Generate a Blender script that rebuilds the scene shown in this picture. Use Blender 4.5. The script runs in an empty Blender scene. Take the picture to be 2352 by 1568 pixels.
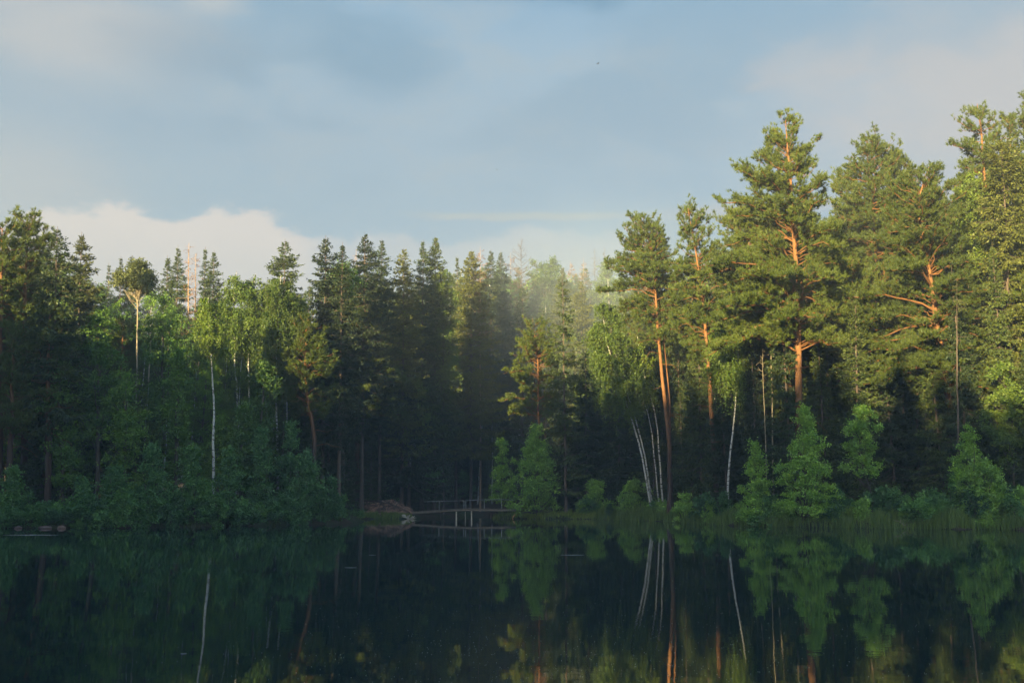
import bpy, math, random
import numpy as np
from math import radians as R

SC = bpy.context.scene
COL = SC.collection
PI = math.pi

# ------------------------------------------------------------------ camera
F = 2352 * 35 / 36.0          # focal length in the 2352 px wide reading of the photo
EYE = 1.7
PITCH = math.atan(366 / F)
cam_d = bpy.data.cameras.new("camera")
cam_d.lens = 35; cam_d.sensor_width = 36
cam_d.clip_start = 0.1; cam_d.clip_end = 5000
cam = bpy.data.objects.new("camera", cam_d)
COL.objects.link(cam)
cam.location = (0, 0, EYE)
cam.rotation_euler = (PI / 2 + PITCH, 0, 0)
SC.camera = cam

# ------------------------------------------------------------------ sun, sky, exposure
SUN_EL = 8.0
SUN_DIR = np.array([0.45, 0.893])      # horizontal direction the light travels
SUN_DIR = SUN_DIR / np.linalg.norm(SUN_DIR)
SUN_STRENGTH = 5.0
sl = bpy.data.lights.new("sun", 'SUN')
sl.energy = SUN_STRENGTH; sl.angle = R(0.6); sl.color = (1.0, 0.76, 0.35)
sun = bpy.data.objects.new("sun", sl); COL.objects.link(sun)
from mathutils import Vector
sd = Vector((SUN_DIR[0] * math.cos(R(SUN_EL)), SUN_DIR[1] * math.cos(R(SUN_EL)), -math.sin(R(SUN_EL))))
sun.rotation_euler = sd.to_track_quat('-Z', 'Y').to_euler()
sun.location = (-80, -60, 60)

SC.view_settings.view_transform = 'Standard'
SC.view_settings.look = 'None'
EXPO = 2.3
SC.view_settings.exposure = EXPO
SC.view_settings.gamma = 1
SC.render.engine = 'CYCLES'
SC.cycles.max_bounces = 6
SC.cycles.diffuse_bounces = 2
SC.cycles.glossy_bounces = 3
SC.cycles.transmission_bounces = 2
SC.cycles.transparent_max_bounces = 4
SC.cycles.volume_bounces = 0
SC.cycles.caustics_reflective = False
SC.cycles.caustics_refractive = False
SC.cycles.use_denoising = True
SC.cycles.use_adaptive_sampling = True
SC.cycles.adaptive_threshold = 0.02


class NT:
    """small helper to write node trees as expressions"""
    def __init__(self, tree):
        self.t = tree
        for n in list(tree.nodes): tree.nodes.remove(n)

    def n(self, typ, **kw):
        nd = self.t.nodes.new(typ)
        for k, v in kw.items():
            setattr(nd, k, v)
        return nd

    def put(self, sock, v):
        if v is None: return
        if isinstance(v, bpy.types.NodeSocket):
            self.t.links.new(v, sock)
        else:
            if hasattr(sock.default_value, '__len__') and not hasattr(v, '__len__'):
                v = (v,) * len(sock.default_value)
            if hasattr(v, '__len__') and len(sock.default_value) == 4 and len(v) == 3:
                v = tuple(v) + (1.0,)
            sock.default_value = v

    def m(self, op, a, b=None, c=None, clamp=False):
        nd = self.n('ShaderNodeMath', operation=op); nd.use_clamp = clamp
        self.put(nd.inputs[0], a)
        if b is not None: self.put(nd.inputs[1], b)
        if c is not None: self.put(nd.inputs[2], c)
        return nd.outputs[0]

    def mix(self, f, a, b, mode='MIX'):
        nd = self.n('ShaderNodeMix', data_type='RGBA', blend_type=mode)
        self.put(nd.inputs[0], f); self.put(nd.inputs[6], a); self.put(nd.inputs[7], b)
        return nd.outputs[2]

    def smooth(self, v, lo, hi, a=0.0, b=1.0):
        nd = self.n('ShaderNodeMapRange', interpolation_type='SMOOTHSTEP')
        self.put(nd.inputs[0], v)
        for i, x in enumerate((lo, hi, a, b)): self.put(nd.inputs[i + 1], x)
        return nd.outputs[0]

    def noise(self, vec, scale, detail=4, rough=0.55, dist=0.0, out=0):
        nd = self.n('ShaderNodeTexNoise')
        self.put(nd.inputs['Vector'], vec); self.put(nd.inputs['Scale'], scale)
        self.put(nd.inputs['Detail'], detail); self.put(nd.inputs['Roughness'], rough)
        self.put(nd.inputs['Distortion'], dist)
        return nd.outputs[out]

    def mapping(self, vec, scale=(1, 1, 1), loc=(0, 0, 0), rot=(0, 0, 0)):
        nd = self.n('ShaderNodeMapping')
        self.put(nd.inputs['Vector'], vec); self.put(nd.inputs['Scale'], scale)
        self.put(nd.inputs['Location'], loc); self.put(nd.inputs['Rotation'], rot)
        return nd.outputs[0]

    def comb(self, x, y, z):
        nd = self.n('ShaderNodeCombineXYZ')
        for i, v in enumerate((x, y, z)): self.put(nd.inputs[i], v)
        return nd.outputs[0]

    def ramp(self, fac, stops, interp='LINEAR'):
        nd = self.n('ShaderNodeValToRGB'); cr = nd.color_ramp; cr.interpolation = interp
        while len(cr.elements) < len(stops): cr.elements.new(0.5)
        for e, (p, c) in zip(cr.elements, stops):
            e.position = p
            e.color = tuple(c) + (1,) if hasattr(c, '__len__') else (c, c, c, 1)
        self.put(nd.inputs[0], fac)
        return nd.outputs[0]


# world: Nishita sky with a procedural cloud layer laid out in azimuth and elevation
W = bpy.data.worlds.new("World"); SC.world = W; W.use_nodes = True
w = NT(W.node_tree)
WSTR = 0.13
sky = w.n('ShaderNodeTexSky', sky_type='NISHITA')
sky.sun_disc = False; sky.sun_elevation = R(SUN_EL)
sky.sun_rotation = math.atan2(-SUN_DIR[0], -SUN_DIR[1])
sky.air_density = 1.0; sky.dust_density = 1.2; sky.ozone_density = 2.0
tc = w.n('ShaderNodeTexCoord').outputs['Generated']
sep = w.n('ShaderNodeSeparateXYZ'); w.put(sep.inputs[0], tc)
az = w.m('MULTIPLY', w.m('ARCTAN2', sep.outputs[0], sep.outputs[1]), 180 / PI)     # degrees, + to the right
el = w.m('MULTIPLY', w.m('ARCSINE', sep.outputs[2]), 180 / PI)
def AZ(x, y=500):
    v = (784 - y) / F
    return math.degrees(math.atan2((x - 1176) / F, math.cos(PITCH) - v * math.sin(PITCH)))
def EL(y, x=1176):
    u = (x - 1176) / F; v = (784 - y) / F
    z = math.sin(PITCH) + v * math.cos(PITCH)
    return math.degrees(math.asin(z / math.sqrt(1 + u * u + v * v)))
def curve(fac, pts, lo, hi, vlo, vhi):
    """piecewise curve of fac (lo..hi) returning vlo..vhi"""
    nd = w.n('ShaderNodeFloatCurve'); c = nd.mapping.curves[0]
    w.put(nd.inputs[1], w.m('DIVIDE', w.m('SUBTRACT', fac, lo), hi - lo, clamp=True))
    pts = [((p - lo) / (hi - lo), (v - vlo) / (vhi - vlo)) for p, v in pts]
    while len(c.points) < len(pts): c.points.new(0.5, 0.5)
    for cp, p in zip(c.points, pts): cp.location = p
    nd.mapping.update()
    return w.m('ADD', w.m('MULTIPLY', nd.outputs[0], vhi - vlo), vlo)
def lin(r, g, b):
    f = lambda c: 0.9 * (c / 255 / 12.92) if c <= 10 else 0.9 * ((c / 255 + 0.055) / 1.055) ** 2.4
    return tuple(f(c) / WSTR / 2 ** EXPO for c in (r, g, b))
n_big = w.noise(w.comb(w.m('MULTIPLY', az, 0.045), w.m('MULTIPLY', el, 0.085), 3.7), 1.6, 3, 0.5)
n_mid = w.noise(w.comb(w.m('MULTIPLY', az, 0.07), w.m('MULTIPLY', el, 0.16), 9.1), 2.4, 5, 0.55, 0.4)
n_fine = w.noise(w.comb(w.m('MULTIPLY', az, 0.30), w.m('MULTIPLY', el, 0.55), 1.3), 1.5, 7, 0.62)
veil = w.ramp(w.m('DIVIDE', el, 40, clamp=True), [(0.0, lin(170, 188, 194)), (0.35, lin(162, 183, 195)), (0.52, lin(161, 183, 198)), (0.62, lin(158, 183, 199)), (0.70, lin(140, 174, 196)), (0.80, lin(100, 148, 182)), (1.0, lin(70, 110, 150))])
away = w.smooth(w.m('ABSOLUTE', az), 60, 110, 1.0, 0.35)
base = w.mix(w.m('MULTIPLY', w.smooth(el, 20, 60, 0.93, 0.45), away), sky.outputs[0], veil)
# bluer holes and paler veils
hole = w.smooth(w.m('ADD', n_big, w.m('MULTIPLY', n_mid, 0.5)), 0.86, 0.66)
hole = w.m('MULTIPLY', hole, w.smooth(el, 14, 24))
base = w.mix(w.m('MULTIPLY', hole, 0.26), base, lin(122, 160, 186))
pale = w.smooth(w.m('ADD', n_mid, w.m('MULTIPLY', n_big, 0.3)), 0.62, 0.90)
base = w.mix(w.m('MULTIPLY', pale, 0.3), base, lin(182, 195, 203))
# brighter thin cloud to the upper left and the right
def blob(xc, yc, rx, ry):
    dx = w.m('DIVIDE', w.m('SUBTRACT', az, AZ(xc, yc)), rx)
    dy = w.m('DIVIDE', w.m('SUBTRACT', el, EL(yc, xc)), ry)
    d = w.m('SQRT', w.m('ADD', w.m('MULTIPLY', dx, dx), w.m('MULTIPLY', dy, dy)))
    d = w.m('ADD', d, w.m('MULTIPLY', w.m('SUBTRACT', n_mid, 0.5), 1.1))
    return w.smooth(d, 1.0, 0.1)
base = w.mix(w.m('MULTIPLY', blob(170, 70, 11, 4.5), 0.8), base, lin(203, 207, 210))
base = w.mix(w.m('MULTIPLY', blob(490, 5, 3, 1.2), 0.6), base, lin(205, 210, 212))
base = w.mix(w.m('MULTIPLY', blob(30, 420, 9, 5), 0.45), base, lin(205, 207, 208))
base = w.mix(w.m('MULTIPLY', blob(2330, 230, 17, 8), 0.8), base, lin(208, 207, 209))
base = w.mix(w.m('MULTIPLY', blob(1880, 180, 5, 2.5), 0.4), base, lin(205, 206, 210))
base = w.mix(w.m('MULTIPLY', blob(430, 130, 7, 2.6), 0.35), base, lin(120, 162, 192))
base = w.mix(w.m('MULTIPLY', blob(900, 140, 6, 3.0), 0.55), base, lin(122, 165, 195))
base = w.mix(w.m('MULTIPLY', blob(1150, -40, 28, 1.6), 0.6), base, lin(80, 140, 180))
# cloud bank low on the left, thinning to the right
top = curve(az, [(AZ(-400), EL(520, 0)), (AZ(0), EL(497, 0)), (AZ(110), EL(478, 110)), (AZ(230), EL(467, 230)), (AZ(400), EL(492, 400)), (AZ(560), EL(483, 560)), (AZ(690), EL(527, 690)), (AZ(760), EL(545, 760)),
                 (AZ(890), EL(528, 890)), (AZ(1000), EL(560)), (AZ(1120), EL(532)), (AZ(1300), EL(530)), (AZ(1450), EL(560)), (AZ(1700), EL(620))], -45, 45, 5, 25)
amt = curve(az, [(-45, 0.9), (AZ(0), 0.88), (AZ(600), 0.92), (AZ(700), 0.8), (AZ(800), 0.42), (AZ(1100), 0.38), (AZ(1400), 0.30), (AZ(1600), 0.12), (45, 0.2)], -45, 45, 0, 1)
n_puff = w.noise(w.comb(w.m('MULTIPLY', az, 0.22), w.m('MULTIPLY', el, 0.3), 5.5), 1.3, 3, 0.5)
top = w.m('ADD', top, w.m('MULTIPLY', w.m('SUBTRACT', n_puff, 0.5), 1.3))
edge = w.m('SUBTRACT', w.m('ADD', top, w.m('MULTIPLY', w.m('SUBTRACT', n_fine, 0.5), 2.6)), el)
bank = w.m('MULTIPLY', w.smooth(edge, -0.2, 0.5), amt)
bank_col = w.mix(w.smooth(w.m('SUBTRACT', top, el), 0.2, 4.0), lin(228, 224, 221), lin(214, 216, 217))
base = w.mix(bank, base, bank_col)
# thin streak
sy = w.m('ADD', EL(497), w.m('MULTIPLY', w.m('SUBTRACT', n_fine, 0.5), 0.5))
st = w.smooth(w.m('ABSOLUTE', w.m('SUBTRACT', el, sy)), 0.32, 0.08)
st = w.m('MULTIPLY', st, w.m('MULTIPLY', w.smooth(az, AZ(890), AZ(1060)), w.smooth(az, AZ(1560), AZ(1330))))
base = w.mix(w.m('MULTIPLY', st, 0.7), base, lin(196, 206, 206))
sy2 = w.m('ADD', EL(488, 1600), w.m('MULTIPLY', w.m('SUBTRACT', n_fine, 0.5), 0.9))
st2 = w.smooth(w.m('ABSOLUTE', w.m('SUBTRACT', el, sy2)), 0.6, 0.1)
st2 = w.m('MULTIPLY', st2, w.smooth(az, AZ(1450), AZ(1640)))
base = w.mix(w.m('MULTIPLY', st2, 0.5), base, lin(204, 206, 208))
bg = w.n('ShaderNodeBackground'); w.put(bg.inputs[0], base); bg.inputs[1].default_value = WSTR
wo = w.n('ShaderNodeOutputWorld'); w.t.links.new(bg.outputs[0], wo.inputs[0])

# ------------------------------------------------------------------ geometry helpers
def at(x, y, D):
    """photo position (2352 px wide reading) at world depth D -> point"""
    u = (x - 1176) / F; v = (784 - y) / F
    s = D / (math.cos(PITCH) - v * math.sin(PITCH))
    return np.array([u * s, D, EYE + s * (math.sin(PITCH) + v * math.cos(PITCH))])

def tag(o, label=None, cat=None, group=None, kind=None):
    if label: o['label'] = label
    if cat: o['category'] = cat
    if group: o['group'] = group
    if kind: o['kind'] = kind
    return o

def unit(a):
    return a / np.maximum(np.linalg.norm(a, axis=-1, keepdims=True), 1e-9)

def perp(d):
    """two unit vectors perpendicular to each row of d"""
    ref = np.where(np.abs(d[..., 2:3]) < 0.9, np.array([0, 0, 1.0]), np.array([1.0, 0, 0]))
    a = unit(np.cross(d, ref)); b = np.cross(d, a)
    return a, b

def tubes(P, Rr, sides=5):
    """P (B,n,3) centre lines, Rr (B,n) radii -> verts, quads"""
    B, n, _ = P.shape
    t = np.gradient(P, axis=1) if n > 2 else np.repeat(P[:, 1:2] - P[:, 0:1], 2, axis=1)
    t = unit(t); a, b = perp(t)
    ang = np.arange(sides) * 2 * PI / sides
    ring = a[:, :, None, :] * np.cos(ang)[None, None, :, None] + b[:, :, None, :] * np.sin(ang)[None, None, :, None]
    V = P[:, :, None, :] + ring * Rr[:, :, None, None]
    V = V.reshape(-1, 3)
    bi, ni, si = np.meshgrid(np.arange(B), np.arange(n - 1), np.arange(sides), indexing='ij')
    i0 = bi * n * sides + ni * sides + si
    i1 = bi * n * sides + ni * sides + (si + 1) % sides
    Fq = np.stack([i0, i1, i1 + sides, i0 + sides], -1).reshape(-1, 4)
    return V, Fq

class Geo:
    def __init__(self): self.v = []; self.f4 = []; self.f3 = []; self.t4 = []; self.t3 = []; self.n = 0
    def add(self, V, Fc, tint=None):
        V = np.asarray(V, float).reshape(-1, 3); Fc = np.asarray(Fc)
        if len(Fc) == 0: return self
        self.v.append(V)
        if tint is None: tint = np.full(len(Fc), 0.5)
        if Fc.shape[1] == 4: self.f4.append(Fc + self.n); self.t4.append(tint)
        else: self.f3.append(Fc + self.n); self.t3.append(tint)
        self.n += len(V); return self
    def tube(self, pts, rad, sides=7, caps=True):
        pts = np.asarray(pts, float); rad = np.broadcast_to(np.asarray(rad, float), (len(pts),))
        V, Fq = tubes(pts[None], rad[None], sides)
        n0 = self.n; self.add(V, Fq)
        if caps:
            for k, e in ((0, 0), (len(pts) - 1, -1)):
                c = self.n; self.v.append(pts[e][None]); self.n += 1
                i = np.arange(sides)
                a = n0 + k * sides + i; b = n0 + k * sides + (i + 1) % sides
                self.f3.append(np.stack([a, b, np.full(sides, c)], -1)); self.t3.append(np.full(sides, 0.5))
        return self
    def box(self, c, s, rz=0.0, ry=0.0):
        c = np.asarray(c, float); s = np.asarray(s, float) / 2
        q = np.array([[x, y, z] for z in (-1, 1) for y in (-1, 1) for x in (-1, 1)]) * s
        if ry: q = q @ np.array([[math.cos(ry), 0, -math.sin(ry)], [0, 1, 0], [math.sin(ry), 0, math.cos(ry)]])
        if rz: q = q @ np.array([[math.cos(rz), math.sin(rz), 0], [-math.sin(rz), math.cos(rz), 0], [0, 0, 1]])
        return self.add(q + c, [[0, 2, 3, 1], [4, 5, 7, 6], [0, 1, 5, 4], [2, 6, 7, 3], [0, 4, 6, 2], [1, 3, 7, 5]])
    def mesh(self, name, mat, smooth=False):
        me = bpy.data.meshes.new(name)
        V = np.concatenate(self.v) if self.v else np.zeros((0, 3))
        f4 = np.concatenate(self.f4) if self.f4 else np.zeros((0, 4), int)
        f3 = np.concatenate(self.f3) if self.f3 else np.zeros((0, 3), int)
        me.vertices.add(len(V)); me.vertices.foreach_set('co', V.astype(np.float32).ravel())
        nl = f4.size + f3.size; me.loops.add(nl)
        me.loops.foreach_set('vertex_index', np.concatenate([f4.ravel(), f3.ravel()]).astype(np.int32))
        npoly = len(f4) + len(f3); me.polygons.add(npoly)
        ls = np.concatenate([np.arange(len(f4)) * 4, f4.size + np.arange(len(f3)) * 3]).astype(np.int32)
        me.polygons.foreach_set('loop_start', ls)
        me.update(calc_edges=True)
        a = me.attributes.new('tint', 'FLOAT', 'FACE')
        tt = np.concatenate([np.concatenate(self.t4) if self.t4 else np.zeros(0), np.concatenate(self.t3) if self.t3 else np.zeros(0)])
        a.data.foreach_set('value', tt.astype(np.float32))
        if smooth: me.polygons.foreach_set('use_smooth', np.ones(npoly, bool))
        me.materials.append(mat)
        return me
    def obj(self, name, mat, parent=None, loc=None, smooth=False):
        o = bpy.data.objects.new(name, self.mesh(name, mat, smooth)); COL.objects.link(o)
        if parent: o.parent = parent
        if loc is not None: o.location = loc
        return o

def empty(name, loc, rz=0, sc=1):
    o = bpy.data.objects.new(name, None); COL.objects.link(o)
    o.empty_display_size = 0.3
    o.location = loc; o.rotation_euler = (0, 0, rz); o.scale = (sc, sc, sc) if not hasattr(sc, '__len__') else sc
    return o

# ------------------------------------------------------------------ materials
def material(name):
    m = bpy.data.materials.new(name); m.use_nodes = True
    return m, NT(m.node_tree)

def leaf_mat(name, c_dark, c_light, trans=0.3, tree_var=0.35, gloss=0.014):
    """foliage: base colour varies per leaf (tint) and per tree; partly translucent"""
    m, t = material(name)
    ti = t.n('ShaderNodeAttribute', attribute_name='tint').outputs['Fac']
    rnd = t.n('ShaderNodeObjectInfo').outputs['Random']
    col = t.mix(ti, c_dark, c_light)
    col = t.mix(1.0, col, t.ramp(rnd, [(0, (1 - tree_var, 1 - tree_var, 1 - tree_var * 0.6)), (0.5, (1, 1, 1)), (1, (1 + tree_var, 1 + tree_var * 0.7, 1 - tree_var * 0.2))]), 'MULTIPLY')
    d = t.n('ShaderNodeBsdfDiffuse'); t.put(d.inputs[0], col)
    tr = t.n('ShaderNodeBsdfTranslucent'); t.put(tr.inputs[0], t.mix(1.0, col, (1.25, 1.2, 0.55), 'MULTIPLY'))
    m1 = t.n('ShaderNodeMixShader'); m1.inputs[0].default_value = trans
    t.t.links.new(d.outputs[0], m1.inputs[1]); t.t.links.new(tr.outputs[0], m1.inputs[2])
    gl = t.n('ShaderNodeBsdfGlossy'); gl.inputs['Roughness'].default_value = 0.45; gl.inputs[0].default_value = (0.9, 1.0, 0.9, 1)
    mx = t.n('ShaderNodeMixShader'); mx.inputs[0].default_value = gloss
    t.t.links.new(m1.outputs[0], mx.inputs[1]); t.t.links.new(gl.outputs[0], mx.inputs[2])
    o = t.n('ShaderNodeOutputMaterial'); t.t.links.new(mx.outputs[0], o.inputs[0])
    return m

def rough_mat(name, col_fn, rough=0.9, bump=0.0, bscale=20, spec=0.2):
    m, t = material(name)
    co = t.n('ShaderNodeTexCoord').outputs['Object']
    p = t.n('ShaderNodeBsdfPrincipled'); p.inputs['Roughness'].default_value = rough
    p.inputs['Specular IOR Level'].default_value = spec
    t.put(p.inputs['Base Color'], col_fn(t, co))
    if bump:
        b = t.n('ShaderNodeBump'); b.inputs['Distance'].default_value = bump
        t.put(b.inputs['Height'], t.noise(co, bscale, 4)); t.t.links.new(b.outputs[0], p.inputs['Normal'])
    o = t.n('ShaderNodeOutputMaterial'); t.t.links.new(p.outputs[0], o.inputs[0])
    return m

def pine_bark(t, co):
    s = t.n('ShaderNodeSeparateXYZ'); t.put(s.inputs[0], co)
    z = t.m('ADD', s.outputs[2], t.m('MULTIPLY', t.noise(co, 0.6, 3), 4.0))
    f = t.smooth(z, 6.0, 13.0)
    old = t.mix(t.noise(t.mapping(co, (1, 1, 0.25)), 9, 4), (0.03, 0.021, 0.018), (0.10, 0.066, 0.052))
    new = t.mix(t.noise(t.mapping(co, (1, 1, 0.5)), 6, 5), (0.10, 0.05, 0.026), (0.31, 0.155, 0.062))
    return t.mix(f, old, new)

def birch_bark(t, co):
    n = t.noise(t.mapping(co, (1.6, 1.6, 5)), 1.3, 4, 0.75)
    s = t.n('ShaderNodeSeparateXYZ'); t.put(s.inputs[0], co)
    low = t.smooth(t.m('ADD', s.outputs[2], t.m('MULTIPLY', n, 1.5)), 1.6, 0.4)
    return t.mix(t.m('MAXIMUM', t.smooth(n, 0.53, 0.60), t.m('MULTIPLY', low, 0.8)), (0.44, 0.44, 0.41), (0.03, 0.028, 0.025))

M = {}
M['pine_bark'] = rough_mat('pine_bark', pine_bark, 0.95, 0.03, 8)
M['twig_orange'] = rough_mat('pine_twig', lambda t, co: t.mix(t.noise(co, 3, 4), (0.07, 0.035, 0.018), (0.24, 0.115, 0.042)), 0.9)
M['spruce_bark'] = rough_mat('spruce_bark', lambda t, co: t.mix(t.noise(t.mapping(co, (1, 1, 0.3)), 10, 4), (0.05, 0.04, 0.035), (0.16, 0.125, 0.10)), 0.95)
M['pale_bark'] = rough_mat('pale_bark', lambda t, co: t.mix(t.noise(t.mapping(co, (1, 1, 0.3)), 8, 4), (0.17, 0.14, 0.10), (0.40, 0.35, 0.25)), 0.95)
M['birch_bark'] = rough_mat('birch_bark', birch_bark, 0.7)
M['broad_bark'] = rough_mat('broadleaf_bark', lambda t, co: t.mix(t.noise(t.mapping(co, (1, 1, 0.3)), 9, 4), (0.04, 0.035, 0.03), (0.14, 0.12, 0.095)), 0.95)
M['dead_bark'] = rough_mat('dead_bark', lambda t, co: t.mix(t.noise(t.mapping(co, (1, 1, 0.3)), 6, 4), (0.20, 0.13, 0.09), (0.42, 0.30, 0.20)), 0.95)
M['pine_needles'] = leaf_mat('pine_needles', (0.042, 0.074, 0.018), (0.128, 0.168, 0.034), 0.3, 0.15)
M['pine_dark'] = leaf_mat('pine_needles_dark', (0.03, 0.065, 0.035), (0.075, 0.13, 0.055), 0.2)
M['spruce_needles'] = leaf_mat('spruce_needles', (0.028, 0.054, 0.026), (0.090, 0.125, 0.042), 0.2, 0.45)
M['spruce_sunlit_mossy'] = leaf_mat('spruce_sunlit_mossy', (0.055, 0.075, 0.020), (0.14, 0.16, 0.045), 0.25)  # yellower needle copy: sunlight put into the colour; mossy boughs share it
M['birch_leaf'] = leaf_mat('birch_leaf', (0.07, 0.13, 0.026), (0.165, 0.235, 0.048), 0.35)
M['broad_leaf'] = leaf_mat('broad_leaf', (0.065, 0.15, 0.032), (0.16, 0.28, 0.052), 0.3, 0.4, 0.015)
M['pale_leaf'] = leaf_mat('pale_leaf', (0.09, 0.12, 0.045), (0.20, 0.23, 0.09), 0.35)
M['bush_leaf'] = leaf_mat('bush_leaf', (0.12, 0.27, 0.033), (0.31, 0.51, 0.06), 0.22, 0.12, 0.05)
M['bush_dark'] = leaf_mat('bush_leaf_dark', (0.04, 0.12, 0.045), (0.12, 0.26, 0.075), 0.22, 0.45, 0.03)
M['dead_needles'] = leaf_mat('dead_needles', (0.10, 0.055, 0.030), (0.26, 0.13, 0.065), 0.2)
M['reed_blade'] = leaf_mat('reed_blade', (0.11, 0.20, 0.045), (0.27, 0.38, 0.09), 0.35)
M['grass_blade'] = leaf_mat('grass_blade', (0.08, 0.14, 0.035), (0.22, 0.29, 0.07), 0.3)

# ------------------------------------------------------------------ lake shore, ground, water
LAKE = np.array([(-46, 3), (-47, 40), (-41, 57), (-33.4, 64.5), (-28, 64), (-24.7, 64.8), (-19.1, 70), (-15.4, 73), (-12.6, 79), (-12.5, 85), (-14.5, 91), (-15.6, 95.5), (-12.5, 97.3), (-9.2, 98.4),
                 (-9, 104), (-6.5, 112), (0, 128), (7, 118), (1.5, 106), (-1.9, 99.2), (2.5, 97.5), (5.5, 97), (8, 95.5), (10.6, 92), (12.8, 86), (14.2, 77), (16.2, 69.5), (20, 66), (25, 62.8),
                 (31, 60.2), (46, 50), (70, 38), (72, 3), (20, 0.9), (-20, 0.9)], float)

def lake_dist(x, y):
    """signed distance to the shoreline: positive on land"""
    x = np.asarray(x, float); y = np.asarray(y, float)
    p = np.stack([x, y], -1); best = np.full(x.shape, 1e9); inside = np.zeros(x.shape, bool)
    n = len(LAKE)
    for i in range(n):
        a = LAKE[i]; b = LAKE[(i + 1) % n]; ab = b - a
        t = np.clip(((p - a) @ ab) / (ab @ ab), 0, 1)
        d = np.linalg.norm(p - (a + t[..., None] * ab), axis=-1)
        best = np.minimum(best, d)
        cond = ((a[1] > y) != (b[1] > y)) & (x < (b[0] - a[0]) * (y - a[1]) / (b[1] - a[1] + 1e-12) + a[0])
        inside ^= cond
    return np.where(inside, -best, best)

def ground_z(x, y):
    x = np.asarray(x, float); y = np.asarray(y, float)
    s = lake_dist(x, y) + 0.35 * np.sin(x * 1.7 + 0.6 * np.sin(y * 1.1)) + 0.25 * np.sin(y * 2.3 + x * 0.9)
    land = 0.42 * (1 - np.exp(-np.maximum(s, 0) / 0.7)) + 0.022 * np.clip(s, 0, 60) + 0.12 * np.sin(x * 0.35) * np.sin(y * 0.31) * np.clip(s / 6, 0, 1)
    land = land + np.clip(y - 128, 0, 140) * 0.12 + np.clip(x - 18, 0, 60) * 0.035 * np.clip(s / 5, 0, 1)
    return np.where(s > 0, land + 0.02, np.maximum(-2.5, s * 0.45))

def gz(x, y): return float(ground_z(np.array([x]), np.array([y]))[0])

gx = np.unique(np.round(np.concatenate([np.linspace(-800, -70, 30), np.linspace(-70, 70, 230), np.linspace(70, 800, 30)]), 3))
gy = np.unique(np.round(np.concatenate([np.linspace(-800, -6, 24), np.linspace(-6, 50, 40), np.linspace(50, 135, 170), np.linspace(135, 800, 40)]), 3))
GX, GY = np.meshgrid(gx, gy, indexing='xy')
GZ = ground_z(GX, GY)
nx, ny = len(gx), len(gy)
ii, jj = np.meshgrid(np.arange(nx - 1), np.arange(ny - 1), indexing='xy')
k = jj * nx + ii
def ground_col(t, co):
    litter = t.mix(t.noise(co, 1.3, 5), (0.03, 0.021, 0.015), (0.075, 0.052, 0.033))
    green = t.mix(t.noise(co, 4, 4), (0.018, 0.028, 0.012), (0.045, 0.06, 0.02))
    return t.mix(t.smooth(t.noise(t.mapping(co, loc=(4, 9, 0)), 0.25, 5, 0.6), 0.42, 0.6), litter, green)
M['ground'] = rough_mat('forest_floor', ground_col, 1.0, 0.05, 6)
g = Geo().add(np.stack([GX, GY, GZ], -1), np.stack([k, k + 1, k + nx + 1, k + nx], -1).reshape(-1, 4))
tag(g.obj('ground', M['ground'], smooth=True), kind='structure')

m, t = material('lake_water')
p = t.n('ShaderNodeBsdfPrincipled')
p.inputs['Base Color'].default_value = (0.008, 0.026, 0.025, 1)
p.inputs['Roughness'].default_value = 0.02; p.inputs['IOR'].default_value = 1.38
co = t.n('ShaderNodeTexCoord').outputs['Object']
n1 = t.noise(t.mapping(co, (1, 1.0, 1)), 2.2, 3, 0.5)
n2 = t.noise(t.mapping(co, (0.7, 1.3, 1)), 7.5, 2, 0.5)
calm = t.smooth(t.noise(t.mapping(co, (1, 2.5, 1)), 0.05, 3), 0.42, 0.62, 0.35, 1.0)
bp = t.n('ShaderNodeBump'); bp.inputs['Distance'].default_value = 0.0013
t.put(bp.inputs['Height'], t.m('MULTIPLY', t.m('ADD', n1, t.m('MULTIPLY', n2, 0.22)), calm)); bp.inputs['Strength'].default_value = 1.0
t.t.links.new(bp.outputs[0], p.inputs['Normal'])
o = t.n('ShaderNodeOutputMaterial'); t.t.links.new(p.outputs[0], o.inputs[0])
M['water'] = m
tag(Geo().add([(-75, -2, 0), (90, -2, 0), (90, 134, 0), (-75, 134, 0)], [[0, 1, 2, 3]]).obj('water', M['water']), kind='structure')

# ------------------------------------------------------------------ tree generators (local space, base at origin)
class Prof:
    """reach of the crown to the left and right by height (metres)"""
    def __init__(self, z, l, r): self.z, self.l, self.r = map(np.asarray, (z, l, r))
    def __call__(self, z, azm):
        L = np.interp(z, self.z, self.l); Rr = np.interp(z, self.z, self.r)
        wgt = (1 + np.cos(azm)) / 2
        return L * (1 - wgt) + Rr * wgt

def trunk_path(H, lean=(0, 0), sway=0.15, n=14, rng=None, path=None):
    z = np.linspace(0, H, n)
    if path is not None:
        pz, px = path
        x = np.interp(z, pz, px); y = np.zeros(n)
    else:
        s = z / H
        x = lean[0] * s; y = lean[1] * s
    wob = rng.normal(0, sway, (n, 2)).cumsum(0) * 0.4
    wob -= np.linspace(0, 1, n)[:, None] * wob[-1]
    wob[0] = 0
    return np.stack([x + wob[:, 0], y + wob[:, 1], z], -1)

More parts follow.
